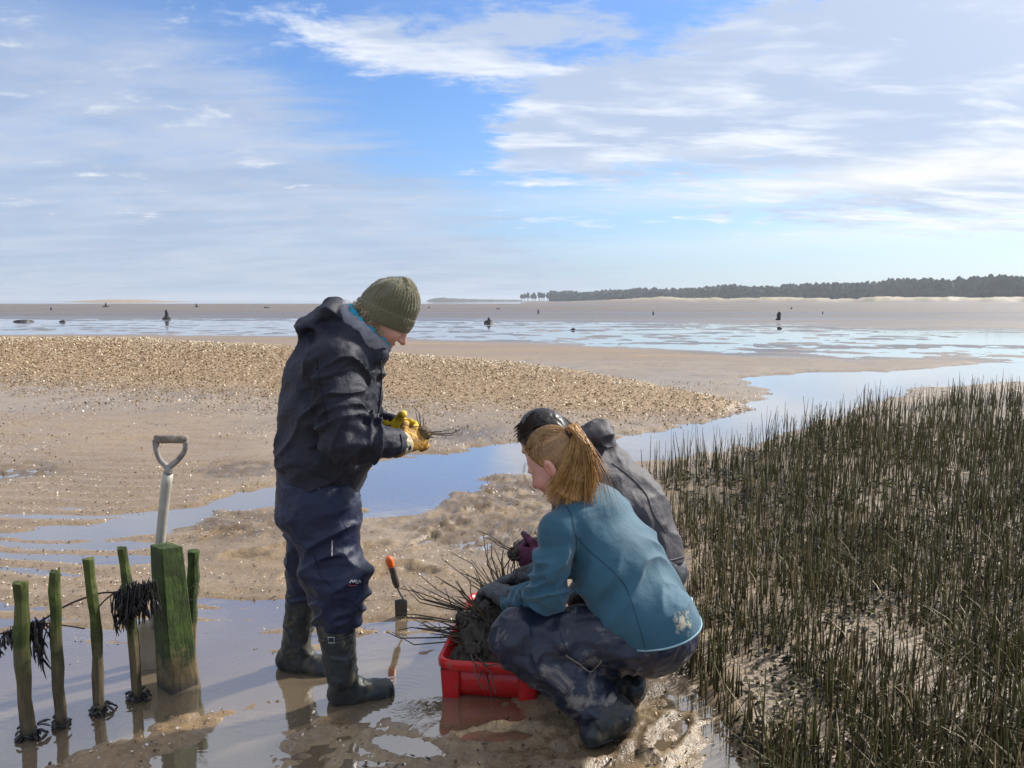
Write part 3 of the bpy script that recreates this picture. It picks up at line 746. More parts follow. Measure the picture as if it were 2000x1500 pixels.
stake((172, 1091), (193, 1392), 24, 'slim leaning stake between the flaking one and the weed-draped one', .008, seed=3)
stake((238, 1069), (268, 1368), 24, 'stake draped with the thick dark seaweed bunch beside the spade blade', .008, seed=4)
stake((316, 1058), (338, 1300), 24, 'green stake mostly hidden behind the thick squared post', 0, mat=MAT_POST, seed=5)
stake((378, 1076), (371, 1275), 26, 'dark mossy stake with a wire loop behind the thick squared post', .0, mat=MAT_POST, seed=6)
def big_post():
    b = G0(348, 1338); t = W(325, 1066, b[1] + .02); d = t - b; r = random.Random(3); v, f = [], []
    hb, ht = 40 * b[1] * 1.03 / FPX, 31 * b[1] * 1.0 / FPX; yaw = math.radians(52); lv = 8
    cs = [(-1, -.88), (-.88, -1), (.88, -1), (1, -.88), (1, .88), (.88, 1), (-.88, 1), (-1, .88)]
    for j in range(lv):
        q = j / (lv - 1); c = b + d * q - (d * .12 if j == 0 else 0); k = (hb + (ht - hb) * q) * .74
        for x, y in cs:
            jx, jy = x * k * r.uniform(.985, 1.015), y * k * r.uniform(.985, 1.015)
            v.append(c + np.array((jx * math.cos(yaw) - jy * math.sin(yaw), jx * math.sin(yaw) + jy * math.cos(yaw), (-x * .006 + r.uniform(-.003, .003)) if j == lv - 1 else 0)))
    n = 8
    for j in range(lv - 1):
        for i in range(n): f.append([j * n + i, j * n + (i + 1) % n, (j + 1) * n + (i + 1) % n, (j + 1) * n + i])
    v.append(t + np.array((0, 0, .008))); f += [[(lv - 1) * n + i, (lv - 1) * n + (i + 1) % n, len(v) - 1] for i in range(n)]; f.append(list(range(n))[::-1])
    tag(mesh_obj('timber_post', v, f, MAT_POST, smooth=False), 'thick squared timber post covered in green moss, leaning in the puddle', 'post')
big_post()
def frond(mb, p, L, r, spread=.5, w=.006):
    """Forked flat strap of seaweed hanging from p."""
    d = nrm((r.uniform(-spread, spread), r.uniform(-spread, spread), -1)); pts = [np.array(p, float)]; n = 5
    for i in range(n):
        d = nrm(d + np.array((r.uniform(-.22, .22), r.uniform(-.22, .22), -.55))); pts.append(pts[-1] + d * L / n)
    mb.tube(pts, [w * .5, w, w * 1.1, w * 1.4, w * 1.2, w * .3], 5, flat=.35)
    if L > .04:
        q = pts[3]; e = nrm(d + np.array((r.uniform(-.8, .8), r.uniform(-.5, .5), -.2)))
        mb.tube([q, q + e * L * .18, q + e * L * .36], [w, w * 1.3, w * .3], 5, flat=.35)
def weed(path, counts, Ls, label, seed, w=.0078):
    r = random.Random(seed); c = path[0]
    root = empty('seaweed_bunch', tuple(path[len(path) // 2]), label, 'seaweed', 'seaweed hung on the fence')
    mb = MB(); mb.tube(path, .0045, 6, jit=.2); adopt(mb.build('stem', MAT_STEMW), root)
    mb = MB()
    for i in range(counts):  # hanging straps
        t = r.random() * (len(path) - 1); k = int(t); p = path[k] + (path[min(k + 1, len(path) - 1)] - path[k]) * (t - k)
        frond(mb, p + np.array((r.uniform(-.012, .012), r.uniform(-.03, .02), r.uniform(-.012, .022))), r.uniform(*Ls) * r.uniform(.6, 1.1), r, .55, w * r.uniform(.7, 1.3))
    adopt(mb.build('fronds', MAT_WEED), root)
def fence_weed():
    Y = 2.72; S_ = lambda a: [W(x, y, yy) for x, y, yy in a]
    weed(curve(S_([(225, 1165, 2.80), (245, 1148, 2.76), (270, 1143, 2.74), (297, 1140, 2.73)]), 12), 130, (.04, .175), 'thick black seaweed bunch draped over a stake beside the mossy post', 1)
    weed(curve(S_([(8, 1240, 2.60), (30, 1228, 2.56), (55, 1222, 2.56), (78, 1216, 2.60)]), 10), 70, (.03, .10), 'dark seaweed tuft wrapped round the pale barked stake', 2)
    weed(curve(S_([(64, 1222, 2.62), (74, 1215, 2.62), (86, 1218, 2.64), (96, 1225, 2.66)]), 8), 20, (.10, .23), 'long dangling seaweed strands between two stakes', 3, .0065)
    mb = MB(); mb.tube(curve(S_([(-40, 1250, 2.56), (20, 1232, 2.58), (75, 1215, 2.62), (125, 1185, 2.66), (165, 1168, 2.70), (200, 1158, 2.74), (232, 1158, 2.78)]), 30), .0038, 6, jit=.3)
    mb.tube(curve(S_([(185, 1195, 2.72), (205, 1172, 2.74), (228, 1155, 2.78)]), 8), .003, 5)
    mb.tube(curve(S_([(75, 1215, 2.62), (100, 1218, 2.65), (130, 1222, 2.66), (165, 1228, 2.70)]), 10), .0024, 5)
    tag(mb.build('seaweed_strand', MAT_STEMW), 'long brown seaweed stem slung from stake to stake', 'seaweed', 'seaweed hung on the fence')
    mb = MB(); mb.tube(curve(S_([(330, 1178, 2.86), (362, 1176, 2.9), (383, 1165, 2.9), (390, 1150, 2.93), (384, 1140, 2.97), (370, 1150, 3.0)]), 20), .0022, 5)
    tag(mb.build('wire_loop', pmat('rusty_wire', (.13, .11, .08), None, 20, .6)), 'loop of rusty wire round the dark mossy stake', 'wire')
    for k, (bx, by, nn, nm) in enumerate(((60, 1440, 26, 'weed skirt round the foot of the pale barked stake'), (193, 1392, 12, 'small weed sprigs at the foot of the slim leaning stake'), (270, 1366, 18, 'weed sprigs at the foot of the weed-draped stake'), (119, 1418, 7, 'few weed sprigs at the foot of the flaking stake'))):
        r = random.Random(20 + k); mb = MB(); c = G0(bx, by)
        for i in range(nn):
            a = r.random() * 6.283; q = r.uniform(.018, .03); p = c + np.array((q * math.cos(a), q * math.sin(a), r.uniform(.01, .04)))
            o = nrm((math.cos(a), math.sin(a), r.uniform(-.3, .5))); L = r.uniform(.012, .040)
            mb.tube([p, p + o * L * .4, p + o * L * .8 + np.array((0, 0, -.008)), p + o * L + np.array((0, 0, -.015))], [.004, .008, .009, .003], 5, flat=.4)
        mb.tube([c + np.array((.026 * math.cos(a), .026 * math.sin(a), .012 + .008 * math.sin(3 * a))) for a in np.linspace(0, 6.283, 14)], .005, 6, jit=.9)
        tag(mb.build('weed_sprigs', MAT_WEED), nm, 'seaweed', 'weed at the feet of the stakes')
fence_weed()
def spade():
    root = empty('garden_spade', tuple(G0(300, 1318)), 'weathered spade with pale shaft and worn handle stuck behind the post', 'spade')
    MS = pmat('weathered_spade_paint', (.46, .43, .37), (.36, .33, .27), 14, .55, .15, 60, stains=(((.16, .12, .08), 35, .60, .70, .8, .8),))
    MW = pmat('worn_grip', (.14, .10, .075), (.34, .30, .24), 40, .7, .4, 90)
    MBl = pmat('muddy_spade_blade', (.50, .42, .31), (.42, .34, .24), 10, .5, .1, 50, stains=(((.05, .035, .025), 60, .62, .68, .9, .7),))
    Y = 2.99; A = W(311, 1085, Y); B = W(328, 925, Y + .01); k = Y / FPX
    mb = MB(); mb.tube(curve([W(302, 1225, Y), W(306, 1160, Y), A, W(319, 1000, Y), B], 16), [.0215] * 6 + [.019] * 6 + [.020] * 4, 14); adopt(mb.build('shaft', MS), root)
    mb = MB(); q = lambda x, y: W(x, y, Y + .012)
    mb.tube(curve([B, q(326, 912), q(312, 897), q(305, 878), q(305, 860)], 14), [.022, .021, .018, .015, .014, .014, .0135, .013, .013, .013, .013, .013, .014, .015], 10, flat=.8)
    mb.tube(curve([B, q(334, 910), q(348, 898), q(361, 880), q(363, 860)], 14), [.022, .021, .018, .015, .014, .014, .0135, .013, .013, .013, .013, .013, .014, .015], 10, flat=.8)
    adopt(mb.build('yoke', pmat('grey_yoke', (.34, .32, .29), (.16, .13, .11), 30, .6, .3, 60)), root)
    mb = MB(); mb.tube([q(303, 857), q(318, 858), q(334, 857), q(350, 858), q(366, 858)], [.015, .0165, .0175, .0165, .015], 12); adopt(mb.build('grip', MW), root)
    v, f = [], []; nx, ny = 9, 10
    for s_ in (0, 1):
        for j in range(ny):
            for i in range(nx):
                a, b = i / (nx - 1) * 2 - 1, j / (ny - 1); p = W(297 + a * 27, 1213 + b * 130 - (0 if abs(a) < .9 else -3), Y)
                v.append(p + np.array((0, (a * a) * -.012 + .010 + s_ * .004 - (.014 * (1 - min(1, b * 4)) * max(0, 1 - abs(a) * 3)), 0)))
    N = nx * ny
    for s_ in (0, 1):
        for j in range(ny - 1):
            for i in range(nx - 1):
                a = s_ * N + j * nx + i; qd = [a, a + 1, a + nx + 1, a + nx]; f.append(qd if s_ else qd[::-1])
    rim = [i for i in range(nx)] + [j * nx + nx - 1 for j in range(1, ny)] + [(ny - 1) * nx + i for i in range(nx - 2, -1, -1)] + [j * nx for j in range(ny - 2, 0, -1)]
    f += [[rim[i], rim[(i + 1) % len(rim)], rim[(i + 1) % len(rim)] + N, rim[i] + N] for i in range(len(rim))]
    adopt(mesh_obj('blade', v, f, MBl), root)
spade()
def trowel():
    g = G0(786, 1206); Y = g[1]; root = empty('hand_trowel', tuple(g), 'hand trowel with dark grip and orange end stuck upright in the mud', 'trowel'); q = lambda x, y: W(x, y, Y)
    mb = MB(); mb.tube(curve([q(776, 1147), q(771, 1130), q(767, 1114), q(764, 1106)], 8), [.012, .0165, .0175, .017, .016, .0165, .017, .0165], 10); adopt(mb.build('grip', pmat('black_rubber_grip', (.045, .035, .028), (.10, .07, .05), 50, .6, .4, 90)), root)
    mb = MB(); mb.tube(curve([q(765, 1109), q(762, 1100), q(760, 1092), q(759, 1086)], 8), [.016, .018, .019, .0195, .019, .018, .014, .006], 10); adopt(mb.build('end_cap', pmat('orange_plastic', (.85, .17, .02), (.75, .14, .02), 20, .4)), root)
    mb = MB(); mb.tube(curve([q(776, 1147), q(781, 1158), q(786, 1166), q(789, 1172)], 8), .0055, 8); adopt(mb.build('neck', pmat('dull_steel', (.22, .21, .20), (.14, .12, .10), 40, .4)), root)
    v, f = [], []; nx, ny = 7, 7
    for j in range(ny):
        for i in range(nx):
            a, b = i / (nx - 1) * 2 - 1, j / (ny - 1); wd = (11 + 1.5 * (1 - b)) * (1 - max(0, b - .75) * 2)
            v.append(q(784 + a * wd + b * 1, 1170 + b * 58) + np.array((0, a * a * -.014, 0)))
    for j in range(ny - 1):
        for i in range(nx - 1): a = j * nx + i; f.append([a, a + 1, a + nx + 1, a + nx])
    o = mesh_obj('blade', v, f, pmat('muddy_steel', (.055, .05, .045), (.12, .10, .08), 30, .45, .2, 60)); adopt(o, root)
    o.modifiers.new('thickness', 'SOLIDIFY').thickness = .003
trowel()

# ================================================================ red tray with lifted cordgrass
TR_FL, TR_FR = G0(852, 1290, .155), G0(1056, 1303, .155)
def tray():
    fl, fr = TR_FL[:2], TR_FR[:2]; ex = nrm(fr - fl); ey = np.array((-ex[1], ex[0])); wd = np.linalg.norm(fr - fl); ln = .70
    cx = (fl + fr) / 2 + ey * ln / 2; zf = -.012
    root = empty('red_tray', (cx[0], cx[1], 0), 'red plastic tray full of mud and lifted grass plugs', 'tray')
    def loop(hx, hy, z, rc, n=6):
        p = []
        for sx, sy, a0 in ((1, 1, 0), (-1, 1, 90), (-1, -1, 180), (1, -1, 270)):
            for i in range(n + 1):
                a = math.radians(a0 + 90 * i / n); p.append((sx * (hx - rc) + rc * math.cos(a), sy * (hy - rc) + rc * math.sin(a)))
        return [(cx[0] + ex[0] * a + ey[0] * b, cx[1] + ex[1] * a + ey[1] * b, z) for a, b in p]
    hx, hy = wd / 2, ln / 2
    def shell(rings, name, mat, close=False):
        v = [p for r in rings for p in r]; m = len(rings[0]); f = []
        for j in range(len(rings) - 1):
            for i in range(m): f.append([j * m + i, j * m + (i + 1) % m, (j + 1) * m + (i + 1) % m, (j + 1) * m + i])
        if close: f.append([(len(rings) - 1) * m + i for i in range(m)])
        return adopt(mesh_obj(name, v, f, mat), root)
    MR = pmat('red_plastic', (.62, .012, .014), (.52, .010, .012), 6, .32, .05, 40, stains=(((.20, .12, .075), 16, .52, .70, .75, .8), ((.25, .19, .14), 60, .62, .70, .6, .8)))
    e = .018
    shell([loop(hx - .055, hy - .055, .012 + zf, .03), loop(hx - .038, hy - .038, .02 + zf, .035), loop(hx - e - .004, hy - e - .004, .122, .05), loop(hx - e - .012, hy - e - .012, .122, .05), loop(hx - .046, hy - .046, .026 + zf, .035), loop(hx - .06, hy - .06, .024 + zf, .03)], 'tub', MR, True)
    shell([loop(hx - e - .002, hy - e - .002, .118, .05), loop(hx - .003, hy - .003, .116, .06), loop(hx + .003, hy + .003, .121, .06), loop(hx + .004, hy + .004, .146, .06), loop(hx, hy, .154, .06),
           loop(hx - .008, hy - .008, .157, .055), loop(hx - e + .003, hy - e + .003, .153, .05), loop(hx - e - .006, hy - e - .006, .135, .05), loop(hx - e - .010, hy - e - .010, .119, .05)], 'rim', MR)
    for sx in (-1, 1):
        for sy in (-1, 1):
            mb = MB(); M = np.array(((ex[0], ey[0], 0), (ex[1], ey[1], 0), (0, 0, 1)))
            c = np.array((cx[0], cx[1], 0)) + M @ np.array((sx * (hx - .050), sy * (hy - .034), .052)); v = []
            for z, k in ((-.072, .84), (-.060, .90), (.060, 1.1)):
                for a, b in ((-1, -.6), (-.7, -1), (.7, -1), (1, -.6), (1, .6), (.7, 1), (-.7, 1), (-1, .6)): v.append(c + M @ np.array((a * .036 * k, b * .018 * k, z)))
            f = [[j * 8 + i, j * 8 + (i + 1) % 8, j * 8 + 8 + (i + 1) % 8, j * 8 + 8 + i] for j in (0, 1) for i in range(8)] + [list(range(8))[::-1]]
            mb.add(v, f); adopt(mb.build('corner_foot', MR), root)
    # mud load
    n = 96; v, f = [], []
    for j in range(n):
        for i in range(n):
            a, b = i / (n - 1) * 2 - 1, j / (n - 1) * 2 - 1
            x, y = a * (hx - .030), b * (hy - .030); p = (cx[0] + ex[0] * x + ey[0] * y, cx[1] + ex[1] * x + ey[1] * y)
            hgt = .120 + .165 * math.exp(-((a + .0) ** 2 * 1.0 + (b + .05) ** 2 * 1.6)) * (1 - max(abs(a), abs(b)) ** 4)
            v.append((*p, hgt))
    v = np.array(v); q = np.stack((v[:, 0] * 16, v[:, 1] * 16, 0 * v[:, 0] + .5), -1); v[:, 2] += (fbm(q, 4, .6) - .5) * .085 + (fbm(q * 3.5, 3, .7) - .5) * .05
    for j in range(n - 1):
        for i in range(n - 1): a = j * n + i; f.append([a, a + 1, a + n + 1, a + n])
    o = mesh_obj('mud_load', v, f, pmat('black_mud', (.034, .028, .022), (.075, .058, .042), 22, .55, .9, 45, rough2=.75)); tag(o, 'dark clotted mud heaped in the red tray', 'mud')
    return cx, ex, ey, hx, hy
TRAY = tray()
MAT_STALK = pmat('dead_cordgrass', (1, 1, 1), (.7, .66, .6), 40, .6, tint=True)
def plug(base, dirs, label, group, rad=.003, root_r=.03, clod=None):
    """One lifted grass plug: a root clod and bare stalks."""
    root = empty('grass_plug', tuple(base), label, 'plant', group); r = random.Random(int(abs(base[0] * 1e5)) + len(dirs))
    if root_r:
        c = np.asarray(base); sh = Shape((ell(c, np.eye(3), (root_r, root_r, root_r * .7)), 0), disp=[crumple(45, .030, 2.0 + base[0])])
        blob('root_clod', sh, [c], root_r + .02, .006, clod or bpy.data.materials['black_mud'], root)
    for d, L in dirs:
        mb = MB(); d = nrm(d); p = np.asarray(base) + np.array((r.uniform(-1, 1), r.uniform(-1, 1), 0)) * root_r * .5; bend = np.array((r.uniform(-1, 1), r.uniform(-1, 1), r.uniform(-1, .5))) * .13 * L
        t = r.choice([(.06, .046, .032), (.09, .066, .042), (.14, .10, .06), (.035, .028, .022)])
        mb.tube([p, p + d * L * .35 + bend * .6, p + d * L * .7 + bend, p + d * L], [rad * 1.2, rad, rad * .85, rad * .45], 5, c=t)
        adopt(mb.build('stalk', MAT_STALK, tint=True), root)
def tray_plugs():
    cx, ex, ey, hx, hy = TRAY; r = random.Random(12)
    T = lambda a, b, z: np.array((cx[0] + ex[0] * a * hx + ey[0] * b * hy, cx[1] + ex[1] * a * hx + ey[1] * b * hy, z))
    names = [((-.55, -.35, .15), (-1.0, .05, .12), 7, 'plug of stalks leaning out over the left rim of the red tray'), ((-.35, -.65, .15), (.35, -.5, -.05), 6, 'plug lying with stalks towards the front of the red tray'),
             ((-.5, .1, .18), (-.9, .1, .3), 7, 'plug with stalks splayed low towards the orange trowel'), ((.0, .35, .22), (-.25, .3, .9), 7, 'plug of upright stalks at the back of the red tray'),
             ((.2, .1, .22), (-.1, .2, 1.0), 5, 'plug of upright stalks beside the grey gloves in the tray'), ((-.1, -.3, .2), (-.7, -.1, .55), 6, 'plug of slanting stalks in the middle of the red tray'),
             ((.1, -.6, .16), (.5, -.6, .0), 6, 'plug lying across the front of the mud in the tray'), ((-.2, .6, .18), (-.75, .3, .45), 6, 'plug of stalks leaning back over the tray handle end'),
             ((.45, .45, .18), (.15, .3, .9), 5, 'plug of short upright stalks under the purple gloves'), ((-.6, -.1, .16), (-1, -.25, .05), 6, 'plug of flat stalks reaching farthest over the tray rim'),
             ((-.75, .0, .17), (.75, -.75, .02), 6, 'plug with stalks lying diagonally across the mud beside the left rim'), ((-.45, .25, .21), (.7, -.8, -.02), 6, 'plug with stalks combed down over the heap towards the knee'), ((-.15, .0, .24), (.55, -.9, -.12), 5, 'plug topmost on the mud heap with stalks hanging to the front rim')]
    for (a, b, z), d, n, lab in names:
        p = T(a, b, z); dirs = [(np.array(d) + np.array((r.uniform(-.3, .3), r.uniform(-.3, .3), r.uniform(-.12, .25))), r.uniform(.16, .36)) for _ in range(n)]
        plug(p, dirs + [(np.array(d) + np.array((r.uniform(-.9, .9), r.uniform(-.9, .9), r.uniform(-.1, .6))), r.uniform(.06, .19)) for _ in range(7)], lab, 'grass plugs in the tray', .0032, .042)
tray_plugs()

# ================================================================ people
def head_items(c, hd, tilt, neck, roll=0.0, ears=True):
    """Head at c facing hd (level heading) and tilted down; returns items, frame."""
    hd = nrm((hd[0], hd[1], 0)); ct, st = math.cos(tilt), math.sin(tilt)
    f = hd * ct - np.array((0, 0, st)); u = hd * st + np.array((0, 0, ct)); s = np.cross((0, 0, 1.0), hd)      # s: the person's left
    if roll: u, s = u * math.cos(roll) + s * math.sin(roll), s * math.cos(roll) - u * math.sin(roll)
    Q = lambda a, b, k: np.asarray(c) + f * a + s * b + u * k
    fr = (f, s, u); it = [(ell(Q(-.005, 0, .02), fr, (.098, .076, .100)), 0), (ell(Q(.030, 0, -.048), fr, (.066, .060, .080)), .03),
          (cap(Q(.015, .045, -.085), Q(.066, .012, -.112), .022, .020), .025), (cap(Q(.015, -.045, -.085), Q(.066, -.012, -.112), .022, .020), .025),
          (ell(Q(.082, 0, -.108), fr, (.020, .022, .018)), .02), (ell(Q(.070, .036, -.040), fr, (.026, .026, .026)), .02), (ell(Q(.070, -.036, -.040), fr, (.026, .026, .026)), .02),
          (ell(Q(.084, 0, .016), fr, (.018, .050, .014)), .015),
          (ell(Q(.094, .031, -.004), fr, (.016, .017, .012)), .010, 'sub'), (ell(Q(.094, -.031, -.004), fr, (.016, .017, .012)), .010, 'sub'),
          (ell(Q(.080, .031, -.004), fr, (.013, .014, .012)), .004), (ell(Q(.080, -.031, -.004), fr, (.013, .014, .012)), .004),
          (cap(Q(.092, 0, .002), Q(.116, 0, -.034), .0085, .0125), .012), (ell(Q(.104, .011, -.038), fr, (.010, .009, .008)), .006), (ell(Q(.104, -.011, -.038), fr, (.010, .009, .008)), .006),
          (ell(Q(.095, 0, -.064), fr, (.010, .024, .0065)), .005), (ell(Q(.093, 0, -.077), fr, (.011, .021, .007)), .005),
          (cap(Q(-.025, 0, -.06), neck, .056, .062), .04)]
    for sg in ((1, -1) if ears else ()):
        ef = (f * .9 - s * sg * .35 + u * -.15, s * sg * .9 + f * .35, u + f * .2)
        it += [(ell(Q(-.010, sg * .081, -.016), ef, (.022, .011, .034)), .004), (ell(Q(-.002, sg * .092, -.012), ef, (.012, .007, .020)), .003, 'sub'), (ell(Q(-.004, sg * .078, -.042), ef, (.010, .007, .010)), .004)]
    return it, Q, fr
def skin_tint(Q, fr, base):
    base = np.array(base)
    def t(V):
        c = np.repeat(base[None], len(V), 0)
        def sp(p, r, k, colr):
            nonlocal c
            w = (np.exp(-((V - p) ** 2).sum(1) / r ** 2) * k)[:, None]; c = c * (1 - w) + np.array(colr) * w
        red = base * np.array((1.0, .60, .55))
        for b in (.042, -.042): sp(Q(.07, b, -.045), .030, .8, red); sp(Q(-.006, b * 1.9, -.02), .03, .7, red)
        sp(Q(.118, 0, -.036), .016, .8, red); sp(Q(.098, 0, -.070), .014, .9, base * np.array((.75, .38, .36)))
        for b in (.031, -.031): sp(Q(.094, b, -.004), .009, .85, base * .22); sp(Q(.096, b, .018), .011, .6, base * np.array((.45, .38, .3)))
        return c
    return t
def hand_items(wrist, d, n, thumb, curl=(.5, .6, .5), size=1.0, fat=1.0, tcurl=.5):
    """Gloved hand: fingers along d, palm facing n, thumb leaving on the side `thumb`."""
    d, n = nrm(d), nrm(n); n = nrm(n - np.dot(n, d) * d); sd = np.cross(d, n); sd = sd if np.dot(sd, thumb) > 0 else -sd; w = np.asarray(wrist, float); k = size
    it = [(ecap(w, w + d * .085 * k, sd, (.033 * k * fat, .022 * k * fat), (.042 * k * fat, .018 * k * fat)), 0)]; pts = [w, w + d * .2 * k]
    L = [(.043, .027, .021), (.046, .030, .022), (.043, .028, .021), (.034, .022, .019)]
    for i in range(4):
        o = sd * (.0315 - .021 * i) * k; p = w + d * (.088 - .006 * abs(i - 1.2)) * k + o; dr = nrm(d + sd * (.10 - .066 * i)); a = 0; r = .0108 * k * fat
        for j in range(3):
            a += curl[j] * (1 + .08 * i); q = dr * math.cos(a) + n * math.sin(a); e = p + q * L[i][j] * k
            it.append((cap(p, e, r, r * .92), .004)); p = e; r *= .92; pts.append(e)
    p = w + d * .025 * k + sd * .030 * k; q = nrm(d * .55 + sd * .75 + n * .35); e = p + q * .045 * k; it.append((cap(p, e, .016 * k * fat, .0125 * k * fat), .008))
    q = nrm(q * (1 - tcurl) + (d * .9 + n * .6) * tcurl); e2 = e + q * .032 * k; it.append((cap(e, e2, .0125 * k * fat, .0105 * k * fat), .004)); q = nrm(q + n * .4 - sd * .2 * tcurl); it.append((cap(e2, e2 + q * .026 * k, .0105 * k * fat, .009 * k * fat), .004))
    pts.append(e2 + q * .026 * k)
    return it, pts
def boot(root, knee, ankle, heel, toe, sole_z, r_top, mat, smat, h=.006, slack=1.0):
    """Rubber boot: shaft from knee point to ankle, foot from heel to toe (ground points)."""
    heel, toe = np.asarray(heel, float), np.asarray(toe, float); fw = nrm(toe - heel); sd = nrm(np.cross(fw, (0, 0, 1))); L = np.linalg.norm(toe - heel); up = nrm(np.cross(sd, fw))
    B = lambda a, z: heel + fw * a + up * z
    its = [(cap(B(.052, .052), B(.10, .055), .048, .050), 0), (ecap(B(.10, .048), B(L - .055, .036), sd, (.043, .046), (.048, .032)), .03), (ecap(B(L - .09, .034), B(L - .045, .031), sd, (.048, .034), (.045, .028)), .02)]
    sh = Shape(*its, (cap(ankle, knee, .054 * slack, r_top), .045), cuts=[(B(0, .004), -up, .004)],
               disp=[folds(ankle, knee, 26, .010, 3.3 + heel[0], t=(.0, .35), soft=.25, rmax=.10), crumple(22, .006, 1.7)])
    b = blob('boot', sh, [heel, toe, ankle, knee], .10, h, mat, root)
    si = Shape(*its, disp=[lambda P: .0045 + 0 * P[:, 0]], cuts=[(B(0, .0), -up, .002), (B(0, .020), up, .004)])
    s = blob('sole', si, [heel, toe], .07, h, smat, root); s.parent = b; s.matrix_parent_inverse = Matrix.Identity(4)
    return sh, b
def strands(name, paths, r, mat, root, tints, seed=0, n=3):
    rr = random.Random(seed); mb = MB()
    for p in paths: mb.tube(p, [r * k for k in np.interp(np.linspace(0, 1, len(p)), [0, .15, .8, 1], [.7, 1, .85, .25])], n, c=rr.choice(tints), cap=False)
    return adopt(mb.build(name, mat, tint=True), root)
NAVY_MUD = (.30, .26, .21)
MAT_SKIN = pmat('skin', (1, 1, 1), (.94, .9, .88), 30, .5, .08, 120, tint=True)
MAT_HAIR = pmat('hair', (1, 1, 1), (.8, .78, .74), 60, .42, tint=True)
MAT_BOOT = pmat('muddy_rubber', (.012, .017, .019), (.022, .027, .028), 14, .28, .35, 26, stains=(((.13, .115, .07), 13, .50, .66, .75, .8), ((.22, .20, .16), 40, .62, .72, .6, .8)), rough2=.5)
MAT_SOLE = pmat('boot_sole', (.012, .013, .014), (.05, .045, .035), 25, .6, .4, 60)
MAT_SEAM = pmat('dark_seam', (.010, .040, .062), None, 20, .8)
STAND = {}

